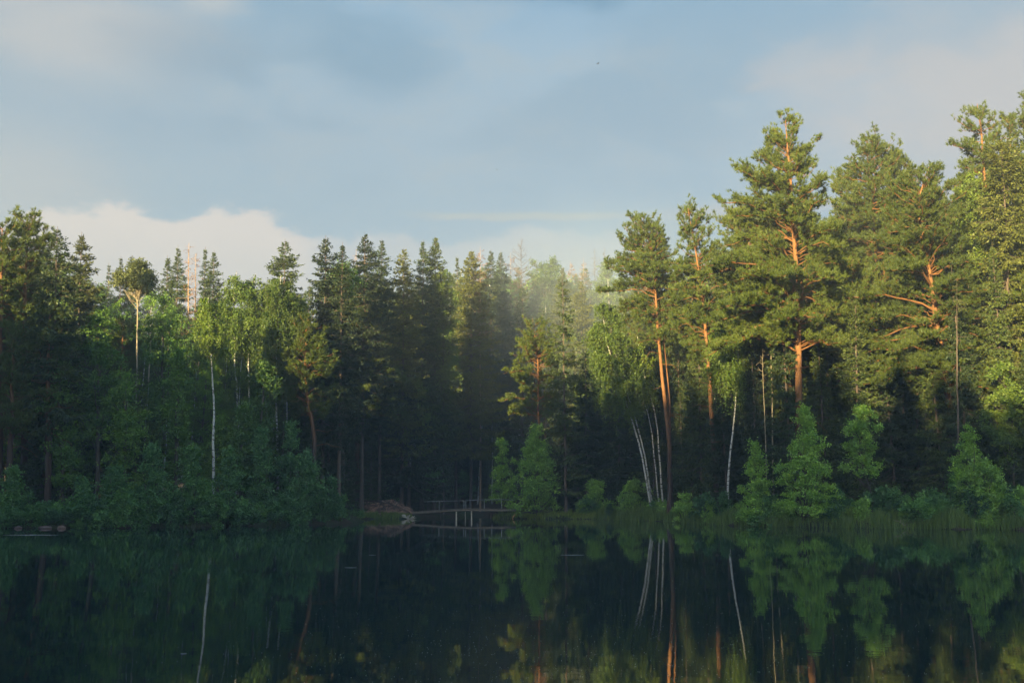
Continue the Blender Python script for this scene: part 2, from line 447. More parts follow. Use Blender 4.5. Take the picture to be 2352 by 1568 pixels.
def needles(rng, pos, d, per, ang, L, Wd, clump=None):
    """tufts of narrow triangular needle bunches"""
    n = len(pos)
    P = np.repeat(pos, per, 0); D = np.repeat(d, per, 0)
    a, b = perp(D); th = rng.uniform(0, 2 * PI, len(P)); ph = rng.uniform(ang[0], ang[1], len(P))
    dd = unit(D * np.cos(ph)[:, None] + (a * np.cos(th)[:, None] + b * np.sin(th)[:, None]) * np.sin(ph)[:, None])
    P = P + D * rng.uniform(-0.08, 0.06, (len(P), 1))
    s = unit(np.cross(dd, rng.normal(0, 0.9, (len(P), 3)) + np.array([0, 0, 0.6])))
    ln = rng.uniform(L[0], L[1], (len(P), 1)); wd = Wd * rng.uniform(0.7, 1.3, (len(P), 1))
    V = np.stack([P - s * wd / 2, P + s * wd / 2, P + dd * ln], 1).reshape(-1, 3)
    tint = np.clip((np.repeat(clump, per) if clump is not None else 0.5) + rng.normal(0, 0.18, len(P)), 0, 1)
    return V, np.arange(len(P) * 3).reshape(-1, 3), tint

def leaves(rng, pos, d, L, Wd, clump=None, scale=None, up=1.1):
    s = unit(np.cross(d, rng.normal(0, 0.75, d.shape) + np.array([0, 0, up])))
    ln = rng.uniform(L[0], L[1], (len(pos), 1))
    if scale is not None: ln = ln * scale[:, None]
    wd = ln * Wd
    V = np.stack([pos, pos + d * ln * 0.5 + s * wd / 2, pos + d * ln, pos + d * ln * 0.5 - s * wd / 2], 1).reshape(-1, 3)
    tint = np.clip((clump if clump is not None else 0.5) + rng.normal(0, 0.2, len(pos)), 0, 1)
    return V, np.arange(len(pos) * 4).reshape(-1, 4), tint

def on_path(path, z):
    return np.stack([np.interp(z, path[:, 2], path[:, 0]), np.interp(z, path[:, 2], path[:, 1]), z], -1)

def pine(seed, H, prof, cb, r0=0.24, path=None, dens=1.0, lean=(0, 0), bare=3, tuft=1.0, upturn=1.0, open_=0.25):
    rng = np.random.default_rng(seed)
    tp = trunk_path(H * 0.985, lean, 0.12, 14, rng, path)
    tr = Geo(); rad = r0 * (1 - (tp[:, 2] / H) ** 1.3 * 0.9) ; rad[0] *= 1.35; rad[-1] = 0.02
    tr.tube(tp, rad, 9)
    # limbs
    zs = []; z = cb
    while z < H * 0.985:
        zs += [z + rng.uniform(-0.12, 0.12) for _ in range(rng.integers(4, 8))]
        z += rng.uniform(0.36, 0.66) / dens
    zs = np.array(zs); B = len(zs)
    azm = rng.uniform(0, 2 * PI, B)
    t = (zs - cb) / (H - cb)
    reach = prof(zs, azm) * rng.choice([1.0, 0.92, 0.75, 0.5], B, p=[.4, .25, .2, .15]) * rng.uniform(0.85, 1.08, B)
    reach = np.maximum(reach * (0.94 + 0.17 * np.sin(zs * 2.4 + 2 * azm + seed)), 0.25)
    elv = np.radians(np.interp(t, [0, 0.35, 0.75, 0.93, 1], [-6, 3, 15, 30, 50]) + rng.normal(0, 8, B)) * upturn
    facing = (np.sin(azm) < -0.35) & (rng.uniform(0, 1, B) < open_) & (t < 0.9)
    azm = np.where(facing, azm + rng.choice([-1.2, 1.2], B), azm)
    reach = np.where(facing, reach * 0.8, reach)
    sdir = np.stack([np.cos(azm), np.sin(azm)], -1)
    s = np.linspace(0, 1, 8)[None, :]
    arch = np.interp(t, [0, 0.5, 1], [-0.10, 0.0, 0.15])[:, None]
    hx = reach[:, None] * s
    zz = reach[:, None] * (np.tan(elv)[:, None] * s + arch * s ** 2 + 0.16 * np.sin(PI * s) * (t[:, None] < 0.6) + 0.14 * s ** 4)
    st = on_path(tp, np.maximum(zs - reach * np.tan(elv) * 0.7, cb - 1.5))
    bend = rng.normal(0, 0.12, (B, 1)) * s ** 2 * reach[:, None]
    P = st[:, None, :] + np.stack([sdir[:, 0:1] * hx - sdir[:, 1:2] * bend, sdir[:, 1:2] * hx + sdir[:, 0:1] * bend, zz], -1)
    P[:, 1:-1] += rng.normal(0, 0.035, P[:, 1:-1].shape) * np.minimum(reach, 3)[:, None, None]
    Rl = (0.012 + 0.0135 * reach)[:, None] * (1 - 0.85 * s)
    br = Geo(); br.add(*tubes(P, Rl, 5))
    # dead stubs and bare lower branches
    if bare:
        zb = rng.uniform(cb * 0.45, cb, bare); ab = rng.uniform(0, 2 * PI, bare); lb = rng.uniform(0.6, 2.6, bare)
        sb = np.linspace(0, 1, 6)[None]
        Pb = on_path(tp, zb)[:, None] + np.stack([np.cos(ab)[:, None] * lb[:, None] * sb, np.sin(ab)[:, None] * lb[:, None] * sb, lb[:, None] * (0.25 * sb - rng.uniform(0.2, 0.8, (bare, 1)) * sb ** 2)], -1)
        Pb[:, 1:] += rng.normal(0, 0.07, Pb[:, 1:].shape)
        br.add(*tubes(Pb, (0.018 + 0.012 * lb)[:, None] * (1 - 0.8 * sb), 4))
    # side shoots
    cnt = np.maximum(4, (reach * 5.2 * dens).astype(int))
    li = np.repeat(np.arange(B), cnt)
    ss = rng.uniform(0.10, 1.0, len(li)) ** 0.72
    fi = ss * 7; i0 = np.minimum(fi.astype(int), 6); fr = (fi - i0)[:, None]
    base = P[li, i0] * (1 - fr) + P[li, i0 + 1] * fr
    ax = on_path(tp, np.clip(base[:, 2], 0, H)); inner = (np.abs(base[:, 0] - ax[:, 0]) < 0.6) & (base[:, 1] < ax[:, 1]) & (base[:, 2] < H * 0.8)
    keep = ~(inner & (rng.uniform(0, 1, len(li)) < open_ * 1.15))
    li, ss, i0, base = li[keep], ss[keep], i0[keep], base[keep]
    tan = unit(P[li, i0 + 1] - P[li, i0])
    side = rng.choice([-1, 1], len(li)) * np.radians(rng.uniform(25, 75, len(li)))
    ca, sa = np.cos(side), np.sin(side)
    d = np.stack([tan[:, 0] * ca - tan[:, 1] * sa, tan[:, 0] * sa + tan[:, 1] * ca, tan[:, 2] * 0.7 + rng.normal(0.16, 0.22, len(li))], -1)
    d = unit(d)
    sl = (0.22 * reach[li] * (1.15 - ss) + rng.uniform(0.18, 0.5, len(li)))
    q = np.linspace(0, 1, 4)[None, :, None]
    S = base[:, None] + d[:, None] * sl[:, None, None] * q
    S[:, :, 2] += (sl[:, None] * 0.22 * q[:, :, 0] ** 2)
    br.add(*tubes(S, (0.006 + 0.009 * sl)[:, None] * (1 - 0.7 * q[:, :, 0]), 3))
    # tufts
    tc_ = np.maximum(3, (sl * 9.0 * tuft).astype(int))
    ti = np.repeat(np.arange(len(li)), tc_)
    f = rng.uniform(0.2, 1.03, len(ti))
    pos = S[ti, 0] + (S[ti, 3] - S[ti, 0]) * f[:, None] + rng.normal(0, 0.085, (len(ti), 3))
    td = unit(d[ti] * 0.8 + np.array([0, 0, 0.75]) + rng.normal(0, 0.35, (len(ti), 3)))
    clump = (rng.uniform(0.2, 0.8, B)[li] * 0.5 + rng.uniform(0.2, 0.8, len(li)) * 0.5)[ti]
    cr = Geo(); cr.add(*needles(rng, pos, td, 15, (0.15, 1.15), (0.17, 0.35), 0.042, clump))
    return dict(trunk=(tr, M['pine_bark']), branches=(br, M['twig_orange']), crown=(cr, M['pine_needles']))

def spruce(seed, H, prof, cb, r0=0.2, path=None, dens=1.0, lean=(0, 0), droop=1.0, mat='spruce_needles', sparse=1.0, size=1.0, gaps=0.0):
    rng = np.random.default_rng(seed)
    tp = trunk_path(H, lean, 0.05, 12, rng, path)
    tr = Geo(); rad = r0 * (1 - tp[:, 2] / H * 0.93); rad[0] *= 1.25
    tr.tube(tp, rad, 8)
    zs = []; z = cb
    while z < H - 0.45:
        zs += [z + rng.uniform(-0.06, 0.06) for _ in range(rng.integers(5, 8))]
        z += np.interp((z - cb) / (H - cb), [0, 0.8, 1], [0.48, 0.30, 0.16]) * rng.uniform(0.7, 1.35) / dens
    zs = np.array(zs); B = len(zs); azm = rng.uniform(0, 2 * PI, B); t = (zs - cb) / (H - cb)
    lobe = 1.05 + 0.12 * np.sin(azm * 3 + zs * 0.9 + seed) + 0.08 * np.sin(zs * 2.7 + azm)
    reach = np.maximum(prof(zs, azm) * lobe * rng.uniform(0.6, 1.1, B), 0.10)
    if gaps:
        keep = rng.uniform(0, 1, B) > gaps; zs, azm, t, reach = zs[keep], azm[keep], t[keep], reach[keep]; B = len(zs)
    s = np.linspace(0, 1, 7)[None]
    e0 = np.interp(t, [0, 0.5, 0.85, 1], [-0.45, -0.30, -0.05, 0.5])[:, None] * droop + rng.normal(0, 0.08, (B, 1))
    up = np.interp(t, [0, 0.7, 1], [0.30, 0.20, 0.1])[:, None]
    hx = reach[:, None] * s
    zz = reach[:, None] * (e0 * s + up * s ** 2.5)
    P = on_path(tp, zs)[:, None] + np.stack([np.cos(azm)[:, None] * hx, np.sin(azm)[:, None] * hx, zz], -1)
    br = Geo(); br.add(*tubes(P, (0.010 + 0.011 * reach)[:, None] * (1 - 0.85 * s), 4))
    cnt = np.maximum(8, (reach * 12.5 * sparse).astype(int))
    li = np.repeat(np.arange(B), cnt)
    ss = rng.uniform(0.12, 1.0, len(li))
    fi = ss * 6; i0 = np.minimum(fi.astype(int), 5); fr = (fi - i0)[:, None]
    base = P[li, i0] * (1 - fr) + P[li, i0 + 1] * fr
    tan = unit(P[li, i0 + 1] - P[li, i0])
    side = rng.choice([-1, 1], len(li)) * np.radians(rng.uniform(15, 70, len(li)))
    ca, sa = np.cos(side), np.sin(side)
    hang = rng.uniform(0.15, 0.9, len(li)) * np.interp(t[li], [0, 0.8, 1], [1, 0.6, -0.6]) * droop
    d = unit(np.stack([tan[:, 0] * ca - tan[:, 1] * sa, tan[:, 0] * sa + tan[:, 1] * ca, tan[:, 2] - hang], -1))
    sl = 0.20 * reach[li] * (1.1 - ss) + rng.uniform(0.15, 0.45, len(li)) * np.clip(reach[li] / 1.2, 0.3, 1)
    n_c = np.maximum(3, (sl * 12 / size).astype(int))
    ti = np.repeat(np.arange(len(li)), n_c)
    f = rng.uniform(0, 1, len(ti))
    pos = base[ti] + d[ti] * (sl[ti] * f)[:, None] + rng.normal(0, 0.03, (len(ti), 3))
    ld = unit(d[ti] + rng.normal(0, 0.45, (len(ti), 3)) - np.array([0, 0, 0.12]))
    clump = (rng.uniform(0.1, 0.9, B)[li] * 0.5 + rng.uniform(0.1, 0.9, len(li)) * 0.5)[ti]
    small = np.clip(0.35 + reach[li] * 0.75, 0.4, 1)[ti]
    pos = pos - (1 - small)[:, None] * d[ti] * 0.05
    cr = Geo(); cr.add(*leaves(rng, pos, ld, (0.16 * size, 0.32 * size), 0.42, clump, small))
    return dict(trunk=(tr, M['spruce_bark']), branches=(br, M['spruce_bark']), crown=(cr, M[mat]))

def birch(seed, H, prof, cb, r0=0.13, path=None, dens=1.0, lean=(0, 0), mat='birch_leaf', bark='birch_bark', hang=1.0, leaf=1.0, stems=None):
    rng = np.random.default_rng(seed)
    tp = trunk_path(H * 0.97, lean, 0.10, 16, rng, path)
    tr = Geo(); rad = r0 * (1 - tp[:, 2] / H * 0.88)
    tr.tube(tp, rad, 8)
    extra = []
    if stems:
        for dx, dy, lx, fh, rr in stems:
            tp2 = tp.copy(); s2 = tp2[:, 2] / H
            tp2[:, 0] += dx + lx * s2; tp2[:, 1] += dy; tp2[:, 2] *= fh
            extra.append((Geo().tube(tp2, rad * rr, 7), M[bark]))
    B = int(46 * dens * (H - cb) / 12) + 8
    zs = np.sort(rng.uniform(cb, H * 0.95, B)); azm = rng.uniform(0, 2 * PI, B); t = (zs - cb) / (H - cb)
    reach = np.maximum(prof(zs, azm) * rng.uniform(0.45, 1.08, B), 0.3)
    el_ = np.radians(np.interp(t, [0, 0.6, 1], [32, 45, 65]) + rng.normal(0, 8, B))
    s = np.linspace(0, 1, 7)[None]
    hx = reach[:, None] * s; rise = np.minimum(np.tan(el_), 1.5)
    zz = reach[:, None] * (rise[:, None] * s - rise[:, None] * 0.55 * s ** 2)
    zz = np.minimum(zz, (H - zs)[:, None] * 0.9)
    st = on_path(tp, np.maximum(zs - reach * rise * 0.35, cb * 0.8))
    P = st[:, None] + np.stack([np.cos(azm)[:, None] * hx, np.sin(azm)[:, None] * hx, zz], -1)
    P[:, 1:] += rng.normal(0, 0.05, P[:, 1:].shape)
    br = Geo(); br.add(*tubes(P, (0.010 + 0.012 * reach)[:, None] * (1 - 0.8 * s), 4))
    cnt = np.maximum(5, (reach * 8.0 * dens).astype(int)); li = np.repeat(np.arange(B), cnt)
    ss = rng.uniform(0.25, 1.0, len(li)) ** 0.7; fi = ss * 6; i0 = np.minimum(fi.astype(int), 5); fr = (fi - i0)[:, None]
    base = P[li, i0] * (1 - fr) + P[li, i0 + 1] * fr
    # strand: short way out, then hanging
    a = rng.uniform(0, 2 * PI, len(li)); out = rng.uniform(0.15, 0.7, len(li)); hl = rng.gamma(2.2, 0.42, len(li)) * hang + 0.15
    q = np.linspace(0, 1, 5)[None]
    S = base[:, None] + np.stack([np.cos(a)[:, None] * out[:, None] * np.sqrt(q), np.sin(a)[:, None] * out[:, None] * np.sqrt(q), 0.25 * out[:, None] * q * 2 - hl[:, None] * q ** 1.6], -1)
    br.add(*tubes(S[::3], np.full(S[::3].shape[:2], 0.006), 3))
    n_l = np.maximum(4, ((hl + out) * 15 / leaf).astype(int)); ti = np.repeat(np.arange(len(li)), n_l)
    f = rng.uniform(0, 1, len(ti)) * 4; j = np.minimum(f.astype(int), 3); fr = (f - j)[:, None]
    pos = S[ti, j] * (1 - fr) + S[ti, j + 1] * fr + rng.normal(0, 0.06, (len(ti), 3))
    ld = unit(rng.normal(0, 1, (len(ti), 3)) + np.array([0, 0, -0.7]))
    clump = (rng.uniform(0.1, 0.9, B)[li] * 0.6 + rng.uniform(0.1, 0.9, len(li)) * 0.4)[ti]
    cr = Geo(); cr.add(*leaves(rng, pos, ld, (0.10 * leaf, 0.18 * leaf), 0.75, clump))
    return dict(trunk=(tr, M[bark]), branches=(br, M['broad_bark' if bark == 'birch_bark' else bark]), crown=(cr, M[mat]), stems=extra)

def broadleaf(seed, H, prof, cb, r0=0.2, path=None, n=90, rad_c=0.9, mat='broad_leaf', bark='broad_bark', leaf=1.0, stems=1, lean=(0, 0), dens=1.0, hollow=0.25):
    rng = np.random.default_rng(seed)
    tp = trunk_path(H * 0.86, lean, 0.14, 12, rng, path)
    tr = Geo(); rad_t = r0 * (1 - tp[:, 2] / H * 0.85)
    tr.tube(tp, rad_t, 8)
    extra = []
    for k_ in range(stems - 1):
        a = rng.uniform(0, 2 * PI); off = rng.uniform(0.1, 0.4); sp = rng.uniform(0.3, 1.0) * np.interp(H * .6, prof.z, prof.r) * 0.7
        t2 = tp.copy(); s2 = t2[:, 2:3] / H
        t2[:, :2] += np.array([[math.cos(a), math.sin(a)]]) * (off + sp * s2); t2[:, 2] *= rng.uniform(0.6, 0.92)
        extra.append((Geo().tube(t2, rad_t * 0.75, 6), M[bark]))
    # cluster centres inside the envelope, more of them near its outside
    z = rng.uniform(cb, H, n * 4); azm = rng.uniform(0, 2 * PI, n * 4)
    rr = prof(z, azm); pick = rng.uniform(0, rr.max(), len(z)) < rr + 0.1
    z, azm, rr = z[pick][:n], azm[pick][:n], rr[pick][:n]
    f = np.maximum(rng.uniform(0, 1, len(z)) ** 0.5, hollow)
    rr = rr * (0.9 + 0.2 * np.sin(3 * azm + 2.1 * z / rad_c * 0.5 + seed) + 0.1 * np.sin(5 * azm - z * 1.7))
    hr = np.maximum(rr * f - rad_c * 0.5, 0.02)
    c0 = on_path(tp, np.minimum(z, H * 0.86))
    C = np.stack([c0[:, 0] + np.cos(azm) * hr, c0[:, 1] + np.sin(azm) * hr, np.minimum(z, H - rad_c * 0.35)], -1)
    n = len(C)
    s = np.linspace(0, 1, 6)[None, :, None]
    zb = np.maximum(C[:, 2] - hr * rng.uniform(0.5, 1.1, n) - 0.3, min(cb, H * 0.3) * 0.8)
    st = on_path(tp, np.minimum(zb, H * 0.85))
    P = st[:, None] * (1 - s) + C[:, None] * s
    P[:, :, 2] += (np.sin(PI * s[..., 0]) * -0.08 * np.maximum(hr, .3)[:, None])
    P[:, 1:-1] += rng.normal(0, 0.06, P[:, 1:-1].shape)
    br = Geo(); br.add(*tubes(P, (0.014 + 0.014 * hr)[:, None] * (1 - 0.75 * s[..., 0]), 4))
    # twigs radiating from each cluster
    nt = int(15 * dens); ci = np.repeat(np.arange(n), nt)
    out = unit(C - np.array([0, 0, 0]) - np.stack([c0[:, 0], c0[:, 1], C[:, 2] - 0.6], -1))
    d = unit(rng.normal(0, 1, (len(ci), 3)) * np.array([1, 1, 0.65]) + out[ci] * 0.55 + np.array([0, 0, 0.15]))
    ln = rad_c * rng.uniform(0.45, 1.25, len(ci)) * rng.uniform(0.65, 1.2, n)[ci]
    nl = np.maximum(5, (ln * 20 / leaf).astype(int)); ti = np.repeat(np.arange(len(ci)), nl)
    ff = rng.uniform(0.1, 1, len(ti))[:, None]
    pos = C[ci][ti] + d[ti] * ln[ti][:, None] * ff + rng.normal(0, 0.05 * leaf + 0.02, (len(ti), 3))
    pos[:, 2] -= 0.18 * (ln[ti] * ff[:, 0]) ** 2
    ld = unit(d[ti] * 0.5 + rng.normal(0, 0.7, (len(ti), 3)) + np.array([0, 0, -0.1]))
    clump = (rng.uniform(0.1, 0.9, n)[ci] * 0.6 + rng.uniform(0.1, 0.9, len(ci)) * 0.4)[ti]
    cr = Geo(); cr.add(*leaves(rng, pos, ld, (0.10 * leaf, 0.185 * leaf), 0.78, clump))
    return dict(trunk=(tr, M[bark]), branches=(br, M[bark]), crown=(cr, M[mat]), stems=extra)

def dead_tree(seed, H, prof, cb, r0=0.12, path=None, lean=(0, 0), twigs=1.0, needles_on=0.0, mat='dead_bark', up=-0.1):
    rng = np.random.default_rng(seed)
    tp = trunk_path(H, lean, 0.06, 12, rng, path)
    tr = Geo(); tr.tube(tp, r0 * (1 - tp[:, 2] / H * 0.9), 7)
    B = int((H - cb) * 5.5 * twigs); zs = rng.uniform(cb, H * 0.985, B); azm = rng.uniform(0, 2 * PI, B)
    reach = np.maximum(prof(zs, azm) * rng.uniform(0.4, 1.1, B), 0.15)
    s = np.linspace(0, 1, 6)[None]
    P = on_path(tp, zs)[:, None] + np.stack([np.cos(azm)[:, None] * reach[:, None] * s, np.sin(azm)[:, None] * reach[:, None] * s,
                                             reach[:, None] * ((up + rng.normal(0, .15, (B, 1))) * s + 0.25 * s ** 2.5)], -1)
    P[:, 1:] += rng.normal(0, 0.03, P[:, 1:].shape)
    br = Geo(); br.add(*tubes(P, (0.014 + 0.010 * reach)[:, None] * (1 - 0.75 * s), 4))
    cnt = np.maximum(2, (reach * 6).astype(int)); li = np.repeat(np.arange(B), cnt)
    i0 = rng.integers(1, 6, len(li)); base = P[li, i0]; tan = unit(P[li, i0] - P[li, i0 - 1])
    d = unit(tan + rng.normal(0, 0.6, (len(li), 3)) - np.array([0, 0, 0.2])); sl = rng.uniform(0.15, 0.5, len(li))
    q = np.linspace(0, 1, 3)[None, :, None]
    S = base[:, None] + d[:, None] * sl[:, None, None] * q
    br.add(*tubes(S, np.full(S.shape[:2], 0.009), 3))
    out = dict(trunk=(tr, M[mat]), branches=(br, M[mat]))
    if needles_on:
        ti = np.repeat(np.arange(len(li)), max(1, int(7 * needles_on)))
        pos = base[ti] + d[ti] * (sl[ti] * rng.uniform(0, 1, len(ti)))[:, None]
        ld = unit(d[ti] + rng.normal(0, 0.6, (len(ti), 3)) - np.array([0, 0, 0.5]))
        cr = Geo(); cr.add(*leaves(rng, pos, ld, (0.10, 0.22), 0.3, rng.uniform(0, 1, len(li))[ti]))
        out['crown'] = (cr, M['dead_needles'])
    return out

GEN = dict(pine=pine, spruce=spruce, birch=birch, broadleaf=broadleaf, dead=dead_tree)
NAME = dict(pine='pine_tree', spruce='spruce_tree', birch='birch_tree', broadleaf='broadleaf_tree', dead='dead_tree')
CAT = dict(pine='pine tree', spruce='spruce tree', birch='birch tree', broadleaf='broadleaf tree', dead='dead tree')

def plant(parts, name, loc, label, cat, group=None, rz=0, sc=1):
    root = empty(name, loc, rz, sc); tag(root, label, cat, group)
    for geo, mat in parts.pop('stems', []):
        geo.obj('trunk', mat, root, smooth=True)
    for pn, (geo, mat) in parts.items():
        if geo.n: geo.obj(pn, mat, root, smooth=(pn == 'trunk'))
    return root

def copy_tree(src, loc, rz, sc, label, group):
    r = src.copy(); COL.objects.link(r); r.location = loc; r.rotation_euler = (0, 0, rz); r.scale = sc
    r['label'] = label; r['group'] = group
    for ch in src.children:
        c = ch.copy(); COL.objects.link(c); c.parent = r
    return r

def hero(kind, D, path, prof, cb, label, seed, name=None, cat=None, group=None, **kw):
    """path: photo points of the stem from its top to its foot; prof: (y, x left, x right) of the crown outline; cb: y of its lower edge"""
    top = at(path[0][0], path[0][1], D); foot = at(path[-1][0], path[-1][1], D)
    gx_, gy_ = foot[0], D
    if lake_dist(np.array([gx_]), np.array([gy_]))[0] < 0.1: print('IN WATER', label, gx_, gy_)
    zb = gz(gx_, gy_) - 0.05
    H = top[2] - zb
    pts = [at(x, y, D) for x, y in path][::-1]
    pz = np.array([q[2] - zb for q in pts]); px = np.array([q[0] - gx_ for q in pts])
    pz[0] = min(pz[0], 0.0) if len(pz) > 1 else 0
    o = np.argsort(pz); pz, px = pz[o], px[o]
    pr = []
    for (y, xl, xr) in prof:
        L_ = at(xl, y, D); R_ = at(xr, y, D); z = L_[2] - zb
        tx = np.interp(z, pz, px) + gx_
        pr.append((z, max(0.15, tx - L_[0]), max(0.15, R_[0] - tx)))
    pr.sort()
    P_ = Prof([q[0] for q in pr], [q[1] for q in pr], [q[2] for q in pr])
    cbz = at(path[0][0], cb, D)[2] - zb
    parts = GEN[kind](seed, H, P_, max(cbz, 0.1), path=(pz, px), **kw)
    return plant(parts, name or NAME[kind], (gx_, gy_, zb), label, cat or CAT[kind], group)

def cone(H, w_, cb=0.0, pw=0.8):
    z = np.linspace(0, H, 9); return Prof(z, w_ * np.clip((H - z) / (H - cb), 0, 1.1) ** pw + 0.1, w_ * np.clip((H - z) / (H - cb), 0, 1.1) ** pw + 0.1)
def egg(H, w_, cb, lo=0.5):
    z = np.linspace(cb, H, 9); s = np.linspace(0, 1, 9)
    r = w_ * np.interp(s, [0, 0.2, 0.45, 0.7, 0.9, 1], [lo, 0.9, 1, 0.8, 0.45, 0.1]); return Prof(z, r, r)

# ================================================================== the big trees of the right shore
hero('pine', 72, [(1803, 262), (1812, 400), (1818, 520), (1826, 640), (1829, 800), (1833, 930), (1836, 1180)],
     [(262, 1790, 1812), (300, 1768, 1838), (335, 1735, 1872), (400, 1705, 1868), (455, 1668, 1905), (520, 1662, 1922), (560, 1640, 1925), (640, 1622, 1940), (720, 1585, 1965), (790, 1620, 1950), (850, 1660, 1900)], 800,
     'tallest lone pine in the middle of the right shore, orange trunk lit by low sun', 11, r0=0.31, bare=8, open_=0.6)
hero('pine', 70, [(2138, 372), (2105, 470), (2125, 560), (2142, 660), (2152, 740), (2166, 820), (2176, 890), (2186, 1180)],
     [(372, 2110, 2165), (410, 2070, 2190), (480, 2020, 2230), (560, 2000, 2250), (640, 1960, 2262), (740, 1935, 2262), (820, 1955, 2245), (900, 1990, 2230), (950, 2000, 2200)], 905,
     'broad pine with bent orange trunk and wide pale green boughs near the right edge', 12, r0=0.30, bare=7, open_=0.5)
hero('pine', 86, [(1468, 487), (1490, 560), (1503, 660), (1512, 780), (1522, 900), (1532, 1000), (1536, 1155)],
     [(487, 1455, 1482), (520, 1432, 1520), (570, 1412, 1535), (620, 1392, 1540), (670, 1382, 1565), (720, 1400, 1570), (770, 1440, 1580), (830, 1440, 1570)], 790,
     'dense pine at the left end of the right shore, on the thicker leaning orange trunk', 13, r0=0.21, bare=6)
hero('pine', 86.8, [(1505, 540), (1516, 700), (1524, 790), (1533, 900), (1540, 1000), (1544, 1155)],
     [(540, 1495, 1515), (600, 1470, 1540), (700, 1450, 1590), (790, 1480, 1590)], 740,
     'slimmer second stem of the leaning orange double trunk', 14, r0=0.15, bare=3)
hero('pine', 80, [(1578, 468), (1590, 530), (1605, 600), (1618, 700), (1630, 850), (1640, 980), (1648, 1160)],
     [(468, 1562, 1595), (500, 1545, 1630), (540, 1548, 1652), (600, 1530, 1660), (680, 1535, 1690), (760, 1550, 1700), (850, 1570, 1690)], 830,
     'gappy pine with dark lower trunk, between the orange double trunk and the tallest pine', 15, r0=0.23, bare=6, open_=0.55, dens=0.9)
hero('pine', 84, [(2002, 305), (2004, 400), (2008, 520), (2012, 700), (2016, 900), (2020, 1160)],
     [(305, 1985, 2020), (345, 1960, 2062), (380, 1925, 2085), (440, 1935, 2100), (520, 1925, 2100), (640, 1925, 2090), (760, 1935, 2080)], 760,
     'tall pine behind, between the lone pine and the broad bent pine', 16, r0=0.3, dens=1.1)
hero('pine', 92, [(1940, 385), (1948, 500), (1955, 700), (1960, 1150)], [(385, 1925, 1955), (430, 1912, 1985), (520, 1895, 2010), (650, 1890, 2010), (760, 1900, 2000)], 720,
     'pine with low flat top just right of the tallest lone pine', 161, r0=0.24)
hero('pine', 88, [(2062, 345), (2068, 500), (2075, 700), (2080, 1150)], [(345, 2050, 2075), (400, 2025, 2092), (500, 2010, 2120), (650, 2000, 2130), (760, 2020, 2120)], 720,
     'pine with a small pointed top behind the broad bent pine', 162, r0=0.24)
hero('pine', 76, [(2243, 226), (2252, 320), (2262, 450), (2275, 650), (2290, 900), (2300, 1160)],
     [(226, 2232, 2256), (262, 2212, 2282), (310, 2190, 2300), (350, 2182, 2300), (420, 2180, 2310), (520, 2190, 2340), (700, 2200, 2350)], 640,
     'highest pine of the right edge, open top with bare limbs against the sky', 17, r0=0.3, open_=0.55, dens=0.85)
hero('pine', 80, [(2318, 262), (2325, 450), (2335, 700), (2345, 1160)], [(262, 2305, 2330), (320, 2290, 2352), (420, 2280, 2370), (600, 2270, 2390), (760, 2280, 2380)], 700,
     'pine behind the yellow-green spruce at the right edge', 18, r0=0.28)
hero('pine', 74, [(2368, 215), (2372, 500), (2378, 1170)], [(215, 2352, 2380), (300, 2335, 2400), (450, 2330, 2420), (700, 2320, 2430), (850, 2330, 2420)], 800,
     'pine cut off by the right edge of the picture', 19, r0=0.3)
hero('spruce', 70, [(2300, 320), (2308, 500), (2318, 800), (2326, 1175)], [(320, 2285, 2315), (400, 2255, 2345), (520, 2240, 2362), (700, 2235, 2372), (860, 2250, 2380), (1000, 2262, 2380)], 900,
     'sunlit yellow-green spruce with hanging boughs at the right edge', 20, mat='spruce_sunlit_mossy', droop=1.5, r0=0.24)
hero('birch', 73, [(2225, 360), (2222, 500), (2225, 700), (2235, 1170)], [(360, 2205, 2240), (420, 2185, 2262), (520, 2200, 2290), (640, 2205, 2290), (760, 2215, 2290)], 600,
     'pale sunlit birch left of the yellow-green spruce', 21, r0=0.08, bark='broad_bark', dens=1.4)
hero('pine', 90, [(1700, 470), (1735, 620), (1782, 700), (1795, 800), (1800, 1150)], [(440, 1655, 1690), (480, 1648, 1740), (560, 1640, 1760), (680, 1650, 1790), (760, 1680, 1800)], 720,
     'pine whose crown shows left of and behind the tallest lone pine', 22, r0=0.22)
hero('birch', 90, [(1378, 680), (1392, 780), (1420, 880), (1442, 940), (1470, 1040), (1498, 1132)],
     [(680, 1360, 1400), (740, 1348, 1440), (820, 1342, 1470), (900, 1350, 1480), (980, 1368, 1470)], 945,
     'leaning birch with paired white stems at the left end of the right shore', 23, r0=0.11, dens=2.0, stems=[(0.15, 0.25, 0.55, 0.99, 0.85)])
hero('birch', 91, [(1462, 760), (1480, 860), (1500, 940), (1510, 1020), (1524, 1132)], [(760, 1440, 1490), (840, 1440, 1510), (920, 1460, 1520)], 930,
     'thin twin-stemmed birch beside the double orange trunk', 24, r0=0.10, stems=[(-0.3, 0.2, -0.4, 0.95, 0.8)])
hero('birch', 76, [(1700, 700), (1692, 800), (1686, 880), (1682, 960), (1672, 1060), (1670, 1150)],
     [(700, 1680, 1715), (760, 1628, 1735), (820, 1610, 1720), (870, 1615, 1700)], 870,
     'slender birch with one curved bright white stem below hanging green', 25, r0=0.10, dens=1.8, hang=1.4)
hero('broadleaf', 66, [(2300, 825), (2312, 900), (2320, 1000), (2328, 1180)], [(825, 2288, 2315), (870, 2262, 2338), (950, 2250, 2352), (1040, 2245, 2375), (1090, 2270, 2360)], 1080,
     'dark green layered tree with thin bare stem at the right edge', 26, n=80, rad_c=0.65, r0=0.09, mat='birch_leaf')
